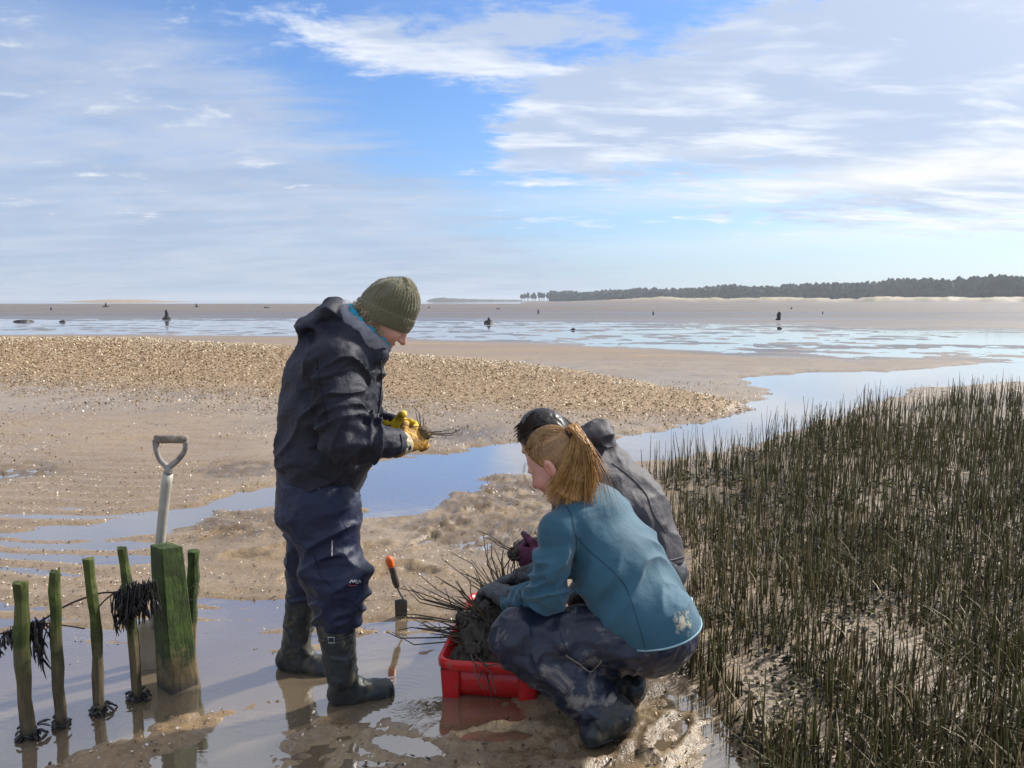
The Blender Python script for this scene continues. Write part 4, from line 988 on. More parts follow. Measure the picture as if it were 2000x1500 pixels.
# ---------------------------------------------------------------- person in navy jacket, standing
def person_standing():
    root = empty('person', tuple(G0(650, 1345)), 'standing person in navy jacket, olive beanie and boots, looking down at yellow-gloved hands', 'person')
    Y = 2.84; side = (-.05, 1, 0)
    mj = pmat('navy_shell_jacket', (.014, .015, .027), (.018, .019, .032), 7, .58, .55, 42, spec=.35, rough2=.68)
    mt = pmat('navy_overtrousers', (.010, .016, .044), (.015, .022, .054), 7, .46, .60, 30, spec=.35, rough2=.58, stains=((NAVY_MUD, 9, .62, .78, .45, .7), ((.33, .29, .24), 42, .68, .76, .7, .8)))
    c = W(757, 611, Y); neck = W(690, 678, Y)
    hi, Q, fr = head_items(c, (1, .10), math.radians(47), neck, ears=False)
    # body, one skin
    P_ = [W(652, 760, Y), W(622, 950, Y)]
    nk, nkn, nan = W(628, 985, 2.75), W(655, 1112, 2.74), W(668, 1318, 2.72)
    fk, fkn, fan = W(620, 985, 2.95), W(608, 1108, 3.0), W(580, 1262, 3.0)
    sN, eN, wN = W(655, 708, 2.665), W(672, 852, 2.60), W(786, 866, 2.70)
    sF, eF, wF = W(680, 712, 3.02), W(690, 832, 3.08), W(768, 834, 2.93)
    body = Shape(*hi, (ecap(P_[0], neck, side, (.15, .09), (.08, .06)), .05), (ecap(P_[1], P_[0], side, (.13, .09), (.15, .09)), .06),
                 (cap(nk, nkn, .07, .05), .03), (cap(nkn, nan, .05, .038), .02), (cap(fk, fkn, .07, .05), .03), (cap(fkn, fan, .05, .038), .02),
                 (cap(sN, eN, .045, .036), .03), (cap(eN, wN, .036, .026), .02), (cap(sF, eF, .045, .036), .03), (cap(eF, wF, .036, .026), .02))
    blob('body', body, [c, nan, fan, wN, wF, eN, eF], .14, .0055, MAT_SKIN, root, skin_tint(Q, fr, (.62, .38, .29)))
    for b in (.031, -.031):
        blob('eye', Shape((ell(Q(.0845, b, -.004), np.eye(3), (.0095, .0095, .0095)), 0)), [Q(.0845, b, -.004)], .015, .004, pmat('eye', (.05, .04, .035), None, 5, .2), root)
    # jacket
    a0, a1, a2, a3, a4 = W(626, 935, Y), W(637, 872, Y), W(646, 800, Y), W(654, 735, Y), W(668, 690, Y)
    hemA, hemB = W(545, 909, Y), W(706, 966, Y); hn = np.cross(hemB - hemA, (0, 1, 0)); hn = hn if hn[2] < 0 else -hn
    jk = Shape((ecap(a0, a1, side, (.190, .158), (.192, .168)), 0), (ecap(a1, a2, side, (.192, .164), (.195, .168)), .04), (ecap(a2, a3, side, (.195, .168), (.19, .160)), .04), (ecap(a3, a4, side, (.19, .160), (.15, .125)), .04),
               (cap(W(662, 700, 2.70), W(662, 690, Y), .085, .10), .05), (cap(W(678, 700, 2.98), W(665, 690, Y), .085, .10), .05),
               (cap(sN, eN, .086, .079), .022), (cap(eN, W(728, 862, 2.64), .077, .064), .03), (cap(W(728, 862, 2.64), wN, .064, .040), .03),
               (cap(sF, eF, .085, .076), .022), (cap(eF, wF, .072, .041), .03),
               (ecap(W(668, 700, Y), W(698, 652, Y), side, (.135, .115), (.115, .085)), .03),
               (ecap(W(602, 640, Y), W(655, 606, Y), side, (.105, .030), (.115, .036)), .035), (ecap(W(655, 606, Y), W(672, 630, Y), side, (.115, .034), (.10, .03)), .03),
               (cap(W(590, 637, Y - .05), W(590, 637, Y + .05), .018, .018), .02), (cap(W(736, 690, Y - .05), W(742, 684, Y + .05), .035, .035), .03),
               (cap(W(736, 700, Y), W(732, 770, Y), .022, .026), .03),
               (cap(c - fr[0] * .03 - fr[2] * .03, W(700, 665, Y), .085, .062), .01, 'sub'),
               cuts=[(hemA, hn, .012)],
               disp=[folds(sN, eN, 22, .030, 1.0, .7, .8, t=(.0, 1.1), rmax=.12, power=2.2), folds(eN, wN, 26, .022, 2.0, .9, .5, t=(-.2, .9), rmax=.10), folds(sF, eF, 17, .02, 3.0, rmax=.12), folds(eF, wF, 20, .014, 4.0, rmax=.09),
                     folds(a0, a4, 11, .019, 5.5, 1.5, 1.6, t=(0, 1), rmax=.24, power=2.2), crumple(11, .010, 7.1, (1, .6, 1.4)), folds(W(590, 640, Y), W(672, 615, Y), 18, .012, 6.0, 1.4, 1.5, rmax=.14)])
    blob('jacket', jk, [a0, a4, W(585, 600, Y), W(750, 690, Y), wN, wF, eN, eF, hemB], .14, .0058, mj, root)
    mz = pmat('jacket_zip', (.05, .05, .06), None, 20, .4)
    seam('front_zip', jk, [(744, 705), (746, 740), (742, 790), (738, 815)], .0022, mz, root, .0015)
    seam('hem_edge', jk, [(548, 903), (580, 912), (630, 932), (670, 950), (700, 958)], .0022, mj, root, .001)
    seam('arm_seam', jk, [(618, 700), (622, 740), (632, 790), (640, 830)], .0016, mj, root, .0008)
    cw = pmat('cuff_tab', (.03, .03, .04), None, 20, .6)
    seam('cuff_edge', jk, [(783, 848), (786, 866), (783, 886)], .0035, cw, root, .0005)
    # collar lining, neck gaiter
    ml = pmat('grey_lining', (.30, .30, .33), (.22, .22, .25), 20, .8, .3, 40); mg = pmat('turquoise_collar', (.03, .36, .50), (.02, .26, .38), 22, .8, .4, 60)
    rc = W(702, 648, Y); mjr = W(748, 688, Y) - W(656, 600, Y); ax = np.cross(mjr, (0, 1, 0)); ax = ax if ax[0] > 0 else -ax
    ln = Shape((ring(rc + nrm(ax) * .018, ax, mjr, (.112, .098), .017, 1.7), 0), disp=[crumple(26, .010, 3.3)]); blob('collar_lining', ln, [rc], .16, .0055, ml, root)
    ln = Shape((ring(rc + nrm(ax) * .034 + nrm(mjr) * .010, ax, mjr, (.096, .088), .014, 1.5), 0), disp=[crumple(30, .010, 4.3)]); blob('inner_collar', ln, [rc], .15, .005, mg, root)
    mb = MB(); p = W(745, 682, Y - .06)
    blob('cord_lock', Shape((cap(p, p + np.array((.004, 0, -.02)), .008, .006), 0)), [p], .04, .004, pmat('blue_toggle', (.25, .42, .60), None, 10, .4), root)
    # beanie
    mh = pmat('olive_knit', (.165, .150, .080), (.125, .115, .060), 10, .9, .8, 110, sheen=.3)
    fold_a, fold_b = W(703, 582, Y), W(812, 627, Y); ba = nrm(fold_b - fold_a); bu = nrm(np.cross(ba, (0, 1, 0))); bu = bu if bu[2] > 0 else -bu; bc = (fold_a + fold_b) / 2
    frb = (ba, (0, 1, 0), bu)
    ribs = lambda P: .0022 * np.cos(np.arctan2((P - bc.astype(F32)) @ np.array((0, 1, 0), F32), (P - bc.astype(F32)) @ ba.astype(F32)) * 44)
    dome = Shape((ell(bc + bu * .000, frb, (.107, .092, .100)), 0), (ell(bc + bu * .058 + ba * .016, frb, (.072, .066, .060)), .05), (cap(bc + bu * .10 + ba * .028, bc + bu * .112 + ba * .03, .020, .012), .04),
                 cuts=[(bc - bu * .01, -bu, .004)], disp=[ribs, folds(bc - bu * .04, bc + bu * .13, 9, .009, 8.8, 1.6, 1.5, t=(.5, 1), rmax=.2)])
    hat = blob('beanie', dome, [bc - bu * .05, bc + bu * .13], .13, .005, mh, root)
    cuffs = Shape((ell(bc - bu * .004 - ba * .003, frb, (.1125, .097, .125)), 0), cuts=[(bc + bu * .004, bu, .009), (bc - bu * .056, -bu, .009)], disp=[ribs])
    o = blob('cuff', cuffs, [bc - bu * .06, bc + bu * .03], .13, .005, mh, root); o.parent = hat; o.matrix_parent_inverse = Matrix.Identity(4)
    # curls at the nape and temple
    r = random.Random(4); ps = []
    for i in range(170):
        t = r.random(); bx, by = 694 + t * 44 + r.uniform(-6, 6), 588 + t * 56 + r.uniform(-8, 6); p = W(bx, by, Y - .085 + r.uniform(0, .05) + .02 * abs(t - .5)); L = r.uniform(.02, .055); ph = r.random() * 6.3; q = []
        for k in range(8):
            s_ = k / 7; q.append(p + np.array((.010 * math.sin(ph + 6 * s_) + .012 * s_, .008 * math.cos(ph + 6 * s_), -L * s_)))
        ps.append(q)
    strands('hair', ps, .0018, MAT_HAIR, root, [(.55, .42, .25), (.42, .31, .18), (.68, .56, .38), (.30, .22, .13)], 1)
    # trousers
    pv0, pv1 = W(622, 915, Y), W(620, 985, Y)
    tr = Shape((ecap(pv0, pv1, side, (.175, .145), (.178, .150)), 0), (cap(nk, nkn, .122, .102), .05), (cap(nkn, W(660, 1198, 2.735), .106, .084), .04), (cap(W(672, 1135, 2.72), W(676, 1150, 2.72), .088, .08), .04), (cap(W(660, 1198, 2.735), W(660, 1214, 2.735), .083, .076), .02),
               (cap(fk, fkn, .125, .094), .05), (cap(fkn, W(594, 1165, 3.005), .094, .074), .04),
               disp=[folds(nk, nkn, 15, .020, 1.4, .8, .9, t=(.1, 1.1), rmax=.17), folds(nkn, W(660, 1214, 2.73), 19, .024, 2.5, .8, .8, t=(-.1, 1), rmax=.14), folds(fk, fkn, 15, .02, 3.5, .8, .8, rmax=.16), folds(fkn, W(594, 1165, 3.005), 19, .02, 4.5, .8, .8, rmax=.13),
                     crumple(9, .012, 2.2, (1, 1, 1.5))], cuts=[(W(660, 1222, 2.735), (.0, 0, -1), .01)])
    blob('trousers', tr, [pv0, W(660, 1240, 2.73), W(594, 1190, 3.0), nkn, fkn, nk, fk], .18, .006, mt, root)
    mw = pmat('pale_zip_tape', (.55, .55, .55), (.1, .1, .12), 120, .6)
    seam('leg_zip', tr, [(649, 1056), (648, 1072), (648, 1086)], .0028, mw, root, .001)
    seam('leg_seam', tr, [(612, 1085), (630, 1130), (660, 1155), (700, 1168)], .0018, mt, root, .0008)
    seam('pocket_pull', tr, [(622, 955), (628, 944), (634, 936)], .0022, mw, root, .001)
    for pa, mm in (([(683, 1139), (687, 1133), (690, 1138), (693, 1133), (695, 1139)], pmat('logo_white', (.8, .8, .8), None, 5, .6)), ([(697, 1133), (697, 1139), (701, 1137), (702, 1133), (705, 1138)], bpy.data.materials['logo_white']), ([(681, 1143), (690, 1144), (697, 1143)], pmat('logo_pink', (.6, .10, .16), None, 5, .6))):
        seam('knee_logo', tr, pa, .0017, mm, root, .0015, 16)
    # boots
    shn, bn = boot(root, W(655, 1215, 2.735), W(668, 1318, 2.72), G0(637, 1384, -.02), G0(777, 1357, -.02), -.02, .070, MAT_BOOT, MAT_SOLE)
    shf, bf = boot(root, W(592, 1160, 3.0), W(578, 1262, 3.005), G0(540, 1309, -.02), G0(640, 1316, -.02) + np.array((.06, -.02, 0)), -.02, .066, MAT_BOOT, MAT_SOLE)
    s_ = seam('boot_strap', shn, [(618, 1252), (635, 1251), (655, 1249), (672, 1245), (684, 1240)], .0055, MAT_BOOT, root, .001)
    mb = MB(); pc = shn.hit(647, 1250, .004); u_ = np.array((.011, 0, 0)); v_ = np.array((0, -.001, .011))
    mb.tube([pc - u_ - v_, pc + u_ - v_, pc + u_ + v_, pc - u_ + v_, pc - u_ - v_], .0018, 6); adopt(mb.build('buckle', pmat('steel_buckle', (.75, .75, .72), None, 5, .3)), root)
    # gloves
    my = pmat('yellow_work_glove', (.62, .34, .03), (.50, .25, .03), 12, .65, .5, 50, stains=(((.16, .085, .03), 18, .42, .60, .85, .8), ((.62, .56, .42), 30, .64, .72, .7, .8)))
    d1 = nrm(W(838, 842, 2.80) - wN); it, pts = hand_items(wN + d1 * .008, nrm(d1 + np.array((0, 0, -.10))), (.1, .85, -.20), (0, .1, 1), (.42, .55, .45), .96, 1.14)
    g = Shape(*it, (cap(wN - d1 * .03, wN + d1 * .02, .040, .036), .015), disp=[crumple(45, .004, 2.2)]); go = blob('glove', g, pts + [wN], .06, .004, my, root)
    cf = Shape((cap(wN - d1 * .012, wN + d1 * .010, .041, .041), 0), cuts=[(wN + d1 * .016, d1, .004)], disp=[crumple(60, .003, 1.0)]); o = blob('glove_cuff', cf, [wN], .07, .004, pmat('cream_glove_cuff', (.72, .62, .38), None, 20, .8, .3, 80), root); o.parent = go; o.matrix_parent_inverse = Matrix.Identity(4)
    d2 = nrm(W(835, 838, 2.84) - wF); it, pts = hand_items(wF + d2 * .008, nrm(d2 + np.array((.1, 0, -.12))), (.1, -.85, -.15), (0, -.1, 1), (.38, .5, .45), .95, 1.14)
    g2 = Shape(*it, (cap(wF - d2 * .03, wF + d2 * .03, .042, .036), .015), disp=[crumple(45, .004, 5.2)]); blob('glove', g2, pts + [wF], .06, .004, pmat('bright_yellow_glove', (.80, .56, .02), (.70, .46, .02), 12, .6, .4, 50, stains=(((.20, .11, .03), 18, .50, .64, .7, .8),)), root)
    # what the hands hold
    hb = W(826, 846, 2.775)
    plug(hb, [((-.25, 0, 1), .10), ((-.32, .05, 1), .085), ((-.1, -.1, 1), .06), ((-.9, .1, .5), .10), ((1, .1, .10), .15), ((1, -.1, .16), .11), ((1, .2, -.05), .12), ((.9, -.1, -.3), .05)],
         'muddy grass plug held between yellow gloves by the standing person', 'grass plugs held in hands', .0022, .024, pmat('brown_root_mud', (.20, .13, .06), (.09, .06, .035), 50, .7, .9, 60))
person_standing()

# ---------------------------------------------------------------- person in teal fleece, crouching
def person_teal():
    root = empty('person', tuple(G0(1200, 1400)), 'crouching person in teal fleece with blond ponytail, grey-gloved hands in the red tray', 'person')
    hd = nrm((-.72, .69, 0)); lt = np.array((-.69, -.72, 0))
    stain_c = (.70, .60, .40)
    mj, nt, bs = new_mat('teal_fleece'); tc = nt.nodes.new('ShaderNodeTexCoord').outputs['Object']
    n = noise(nt, tc, 9, 5, .6); cc = mixc(nt, n.step(.3, .7), (.022, .092, .140), (.028, .110, .164))
    nt.links.new(cc, bs.inputs['Base Color']); bs.inputs['Roughness'].default_value = .75; bs.inputs['Sheen Weight'].default_value = .25
    bp = nt.nodes.new('ShaderNodeBump'); bp.inputs['Strength'].default_value = .35; bp.inputs['Distance'].default_value = .01
    nt.links.new((noise(nt, tc, 26, 4, .5) + noise(nt, tc, 420, 2, .5) * .12).o, bp.inputs['Height']); nt.links.new(bp.outputs[0], bs.inputs['Normal'])
    mt = pmat('muddy_navy_trousers', (.011, .016, .034), (.017, .022, .044), 8, .33, .6, 30, rough2=.5, stains=(((.36, .32, .26), 6.5, .52, .62, .45, .75), ((.30, .26, .21), 38, .64, .74, .6, .8)))
    c = W(1083, 901, 2.72); neck = W(1128, 968, 2.745)
    hi, Q, fr = head_items(c, (-.90, .44), math.radians(36), neck)
    t0, t1, t2, t3 = W(1277, 1238, 2.70), W(1240, 1165, 2.70), W(1205, 1095, 2.72), W(1152, 1012, 2.75)
    sL, eL, wL = W(1090, 1040, 2.615), W(1070, 1158, 2.575), W(1003, 1174, 2.80)
    sR, eR, wR = W(1195, 1005, 2.90), W(1120, 1098, 2.96), W(1045, 1122, 3.0)
    hL, kL, aL = W(1262, 1243, 2.61), W(1012, 1246, 2.60), W(1160, 1378, 2.52)
    hR, kR, aR = W(1280, 1240, 2.80), W(1085, 1250, 2.95), W(1225, 1335, 2.78)
    body = Shape(*hi, (ecap(t3, neck, lt, (.13, .08), (.06, .055)), .05), (ecap(t0, t3, lt, (.14, .09), (.13, .085)), .05), (cap(sL, eL, .042, .034), .03), (cap(eL, wL, .034, .026), .02), (cap(sR, eR, .042, .034), .03), (cap(eR, wR, .034, .026), .02),
                 (cap(hL, kL, .07, .05), .03), (cap(kL, aL, .05, .036), .02), (cap(hR, kR, .07, .05), .03), (cap(kR, aR, .05, .036), .02))
    blob('body', body, [c, t0, wL, wR, kL, aL, kR, aR, hL, hR], .14, .0052, MAT_SKIN, root, skin_tint(Q, fr, (.70, .40, .32)))
    for b in (.031, -.031):
        blob('eye', Shape((ell(Q(.0845, b, -.004), np.eye(3), (.0095, .0095, .0095)), 0)), [Q(.0845, b, -.004)], .015, .004, bpy.data.materials['eye'], root)
    hemp = [W(1190, 1260, 2.60), W(1280, 1274, 2.62), W(1366, 1228, 2.70)]
    hn = np.cross(hemp[1] - hemp[0], hemp[2] - hemp[0]); hn = nrm(np.cross(W(1366, 1230, 2.75) - W(1190, 1262, 2.60), lt * .4 + hd * 1.0)); hn = hn if hn[2] < 0 else -hn
    hn = nrm(np.array((.26, .02, -.96))); hp = W(1280, 1270, 2.47); st0 = W(1278, 1242, 2.69)
    jk = Shape((ecap(t0, t1, lt, (.182, .142), (.184, .134)), 0), (ecap(t1, t2, lt, (.184, .132), (.196, .128)), .05), (ecap(t2, t3, lt, (.196, .126), (.158, .106)), .05),
               (cap(W(1120, 1020, 2.66), W(1150, 1000, 2.75), .075, .09), .05), (cap(W(1195, 1000, 2.86), W(1155, 995, 2.76), .07, .09), .05),
               (cap(sL, eL, .073, .061), .022), (cap(eL, wL, .061, .044), .03), (cap(sR, eR, .07, .058), .03), (cap(eR, wR, .056, .044), .03),
               (cap(t3, W(1132, 972, 2.745), .085, .062), .04), (ell(W(1282, 1240, 2.70), (lt, hd, (0, 0, 1)), (.205, .168, .14)), .05), (cap(W(1222, 1200, 2.615), W(1290, 1230, 2.60), .120, .150), .04),
               cuts=[(hp, hn, .006)],
               disp=[folds(sL, eL, 24, .024, 1.2, .7, .8, t=(.30, 1.1), rmax=.10, power=2.6), folds(eL, wL, 34, .018, 2.2, .7, .6, t=(-.2, 1), rmax=.085, power=2.4), folds(t0, t3, 11, .015, 5.1, 1.0, 1.8, t=(.0, .6), rmax=.26, power=2.0), crumple(6, .008, 3.0)])
    # muddy stain on the back hem
    sp = jk.hit(1335, 1215); ge = nt.nodes.new('ShaderNodeNewGeometry').outputs['Position']
    dv = nt.nodes.new('ShaderNodeVectorMath'); dv.operation = 'DISTANCE'; nt.links.new(ge, dv.inputs[0]); dv.inputs[1].default_value = tuple(sp)
    ms = (S(nt, dv.outputs['Value']) * -11.0 + noise(nt, tc, 40, 6, .75) * 2.0 - .48).step(.12, .40) * .8
    nt.links.new(mixc(nt, ms, cc, stain_c), bs.inputs['Base Color'])
    blob('jacket', jk, [t0, t3, sL, eL, wL, sR, eR, wR, W(1366, 1230, 2.7)], .17, .0056, mj, root)
    seam('shoulder_seam', jk, [(1103, 985), (1116, 1005), (1122, 1030), (1126, 1060), (1124, 1090), (1118, 1120)], .0010, MAT_SEAM, root, .0006)
    seam('back_seam', jk, [(1124, 1045), (1150, 1075), (1185, 1105), (1215, 1135), (1232, 1170), (1246, 1215), (1256, 1250), (1260, 1266)], .0010, MAT_SEAM, root, .0006, 34)
    mp = pmat('pale_blue_piping', (.36, .58, .66), None, 20, .7)
    un = Shape(*jk.items, disp=jk.disp); pl = np.array(hp); e1 = nrm(np.cross(hn, (0, 1, 0))); e2 = np.cross(hn, e1); c0 = st0 - hn * np.dot(st0 - pl, hn); loop_ = []
    for a in np.linspace(0, 2 * math.pi, 72):
        d = e1 * math.cos(a) + e2 * math.sin(a); lo, hi_ = 0.02, .42
        for _ in range(14):
            md = (lo + hi_) / 2
            if float(un((c0 + d * md)[None])[0]) < 0: lo = md
            else: hi_ = md
        loop_.append(c0 + d * (lo - .001) - hn * .004)
    mb = MB(); mb.tube(loop_, .0036, 6, cap=False); adopt(mb.build('hem_piping', mp), root)
    seam('cuff_seam', jk, [(1014, 1152), (1019, 1172), (1016, 1192)], .0018, MAT_SEAM, root, .0004)
    # dark inner collar
    mc = pmat('navy_inner_collar', (.015, .025, .05), None, 20, .8); axn = nrm(c - neck); nb = W(1128, 975, 2.75)
    blob('collar', Shape((ring(nb, nrm(axn * .6 + np.array((-.1, 0, .8))), lt, (.070, .070), .015, 2.2), 0), disp=[crumple(25, .006, 3.3)]), [nb], .13, .005, mj, root)
    blob('inner_collar', Shape((ring(nb + np.array((-.008, 0, .026)), nrm(axn * .6 + np.array((-.1, 0, .8))), lt, (.062, .062), .010, 1.6), 0)), [nb], .13, .005, mc, root)
    # trousers
    st = W(1275, 1243, 2.71)
    tr = Shape((ell(st, (lt, hd, (0, 0, 1)), (.185, .150, .125)), 0), (cap(hL, kL, .116, .088), .05), (cap(kL, aL, .088, .070), .025), (cap(aL, W(1180, 1388, 2.51), .072, .062), .03), (ell(W(1003, 1244, 2.60), np.eye(3), (.082, .09, .085)), .03),
               (cap(hR, kR, .112, .085), .05), (cap(kR, aR, .085, .068), .025),
               disp=[folds(hL, kL, 10, .016, 1.9, .9, 1.0, rmax=.16), folds(kL, aL, 17, .020, 2.9, .8, .9, t=(.0, 1.2), rmax=.13), folds(kR, aR, 17, .02, 3.9, rmax=.13), crumple(10, .012, 4.2, (1, 1, 1.6)), folds(W(1160, 1378, 2.52), W(1230, 1400, 2.5), 30, .018, 5.0, rmax=.12)])
    blob('trousers', tr, [st, kL, aL, kR, aR, hR, W(1205, 1395, 2.5)], .2, .006, mt, root)
    seam('side_seam', tr, [(1075, 1192), (1092, 1230), (1108, 1270), (1130, 1298)], .0018, mt, root, .0005)
    mm = pmat('dried_mud_patch', (.34, .30, .24), (.24, .20, .16), 30, .8)
    seam('pocket_edge', tr, [(1105, 1280), (1130, 1296), (1152, 1312), (1168, 1300), (1175, 1290)], .0022, mm, root, .0008)
    # boots
    z0 = .0
    boot(root, W(1140, 1365, 2.53), W(1200, 1392, 2.49), G0(1246, 1418, .05), G0(1165, 1456, -.005) + np.array((-.06, -.01, 0)), z0, .062, MAT_BOOT, MAT_SOLE)
    boot(root, W(1210, 1325, 2.80), W(1232, 1345, 2.77), G0(1262, 1378, .015), G0(1170, 1370, .0) + np.array((-.05, .06, 0)), z0, .062, MAT_BOOT, MAT_SOLE)
    # gloves: long grey gauntlets, dark muddy fingers
    mg = pmat('grey_gauntlet', (.10, .11, .12), (.055, .06, .065), 18, .6, .5, 40, stains=(((.035, .03, .026), 16, .45, .62, .8, .8), ((.30, .29, .27), 30, .66, .74, .5, .8)))
    tgt = W(925, 1155, 3.0)
    for nm, w, d, pn, th, gl in (('L', wL, nrm(W(940, 1138, 2.97) - wL), (-.3, .5, -.8), (0, .6, .6), .05), ('R', wR, nrm(W(968, 1142, 3.06) - wR), (-.2, -.4, -.8), (-.1, -.6, .6), .06)):
        it, pts = hand_items(w + d * .055, d, pn, th, (.35, .45, .4), 1.03, 1.12)
        g = Shape(*it, (cap(w - d * .03, w + d * .06, .048, .038), .02), disp=[crumple(32, .006, 2.2), folds(w - d * .03, w + d * .08, 45, .006, 1.1, rmax=.07)]); blob('glove', g, pts + [w], .07, .0042, mg, root)
    # hair: cap, combed strands, tie, ponytail
    f, s, u = fr; tie = Q(-.098, 0, .046)
    tint = [(.30, .17, .070), (.38, .23, .095), (.24, .13, .055), (.46, .29, .13), (.34, .20, .08)]
    def streak(V, base):          # hair lines running towards the tie
        d = V - tie; a = np.arctan2(d @ s, d @ u); L_ = np.linalg.norm(d, axis=1)
        n_ = vnoise(np.stack((a * 16, L_ * 10, 0 * a), -1)) * .6 + vnoise(np.stack((a * 40, L_ * 14, 0 * a + 3), -1)) * .4
        return base * (.50 + 1.0 * n_)[:, None]
    capS = Shape((ell(Q(-.010, 0, .022), fr, (.105, .084, .108)), 0), (cap(Q(-.07, 0, .04), tie, .05, .018), .03), (ell(Q(-.042, 0, -.075), fr, (.056, .070, .085)), .03),
                 cuts=[(Q(.048, 0, .03), nrm(f * .80 - u * .62), .01), (Q(.008, 0, -.02), nrm(-u * .42 + f * .90), .010)], disp=[lambda P: .0010 * np.sin(90 * ((P - tie.astype(F32)) @ s.astype(F32)) / (.05 + np.abs((P - tie.astype(F32)) @ f.astype(F32))))])
    hair = blob('hair', capS, [c, tie], .13, .005, MAT_HAIR, root, lambda V: streak(V, np.array((.32, .175, .070))))
    r = random.Random(8); ps = []
    def on(p, l=.0015):
        for _ in range(4):
            d = capS(p); g = np.stack([capS(p + .002 * np.eye(3)[k]) - d for k in range(3)], -1) / .002; p = p - ((d - l) / np.maximum((g * g).sum(1), .2))[:, None] * g
        return p
    raw = []
    for i in range(420):
        a = r.uniform(-1.35, 1.35); e = r.uniform(-.25, 1); st_ = Q(.035 + .05 * math.cos(a) * e, .08 * math.sin(a), .10 * e - .01)
        raw.append([st_ * (1 - t) + tie * t + u * .05 * math.sin(math.pi * t) for t in np.linspace(0, .93, 9)])
    raw = on(np.array(raw).reshape(-1, 3), .0008).reshape(420, 9, 3); ps = [list(k) for k in raw]
    o = strands('combed_strands', ps, .0007, MAT_HAIR, root, [(.34, .19, .075), (.44, .26, .10), (.28, .155, .06), (.50, .31, .125)], 1); o.parent = hair; o.matrix_parent_inverse = Matrix.Identity(4)
    ps = []
    cl_ = [(r.random(), r.uniform(-30, 14), r.uniform(-.010, .030), r.random() < .2) for _ in range(34)]
    for i in range(760):
        w, dl, dy_, fly = r.choice(cl_); ang = w * 1.6 - .8 + r.uniform(-.5, .5); tail = W(1066 + 96 * w + r.gauss(0, 5.5) + (42 if fly else 0), 992 + dl + r.uniform(-16, 6) - 22 * abs(w - .45), 2.622 + dy_ + r.uniform(-.004, .004) + .05 * w)
        b = tie + s * ang * .010 + u * r.uniform(-.012, .012); out = -f * .045 + u * .012
        q = curve([b, b + out * r.uniform(.7, 1.1) + s * ang * .02, b * .52 + tail * .48 - f * r.uniform(.0, .03) + np.array((.02, -.045, .02)) + r.uniform(-.008, .008), tail * .8 + b * .2 + np.array((.006, -.012, -.012)), tail], 12); ps.append(q)
    core = Shape((ecap(tie, W(1128, 915, 2.665), s, (.020, .020), (.046, .026)), 0), (ecap(W(1128, 915, 2.665), W(1106, 966, 2.645), (1, .2, 0), (.050, .024), (.056, .012)), .04), disp=[crumple(30, .008, 2.2, (1, 1, .2))])
    blob('ponytail_fall', core, [tie, W(1110, 985, 2.68)], .10, .005, MAT_HAIR, root, lambda V: streak(V, np.array((.52, .285, .10))))
    for i in range(46):   # loose wisps towards the collar and along the temple
        tail = W(r.uniform(1110, 1215), r.uniform(955, 1002), r.uniform(2.60, 2.68)); b = tie + s * .008; ps.append(curve([b, b - f * .05 + u * .01, b * .45 + tail * .55 + np.array((.03, -.03, .02)), tail], 11))
    strands('ponytail', ps, .0010, MAT_HAIR, root, [(.60, .33, .115), (.68, .40, .15), (.50, .265, .09), (.80, .52, .24), (.54, .295, .10), (.34, .175, .06)], 2)
    ps = [curve([Q(.082, .05 * k, .055), Q(.112, .055 * k, .02), Q(.120, .05 * k, -.02 - .01 * j), Q(.112, .045 * k, -.055)], 8) for k in (.6, .9, .75) for j in range(3)]
    strands('front_wisps', ps, .0004, MAT_HAIR, root, tint, 3)
    mb = MB(); mb.tube([tie + .022 * (s * math.cos(a) + u * math.sin(a)) - f * .014 for a in np.linspace(0, 6.283, 16)], .009, 8); adopt(mb.build('hair_tie', pmat('dark_hair_tie', (.05, .025, .03), None, 5, .8)), root)
person_teal()

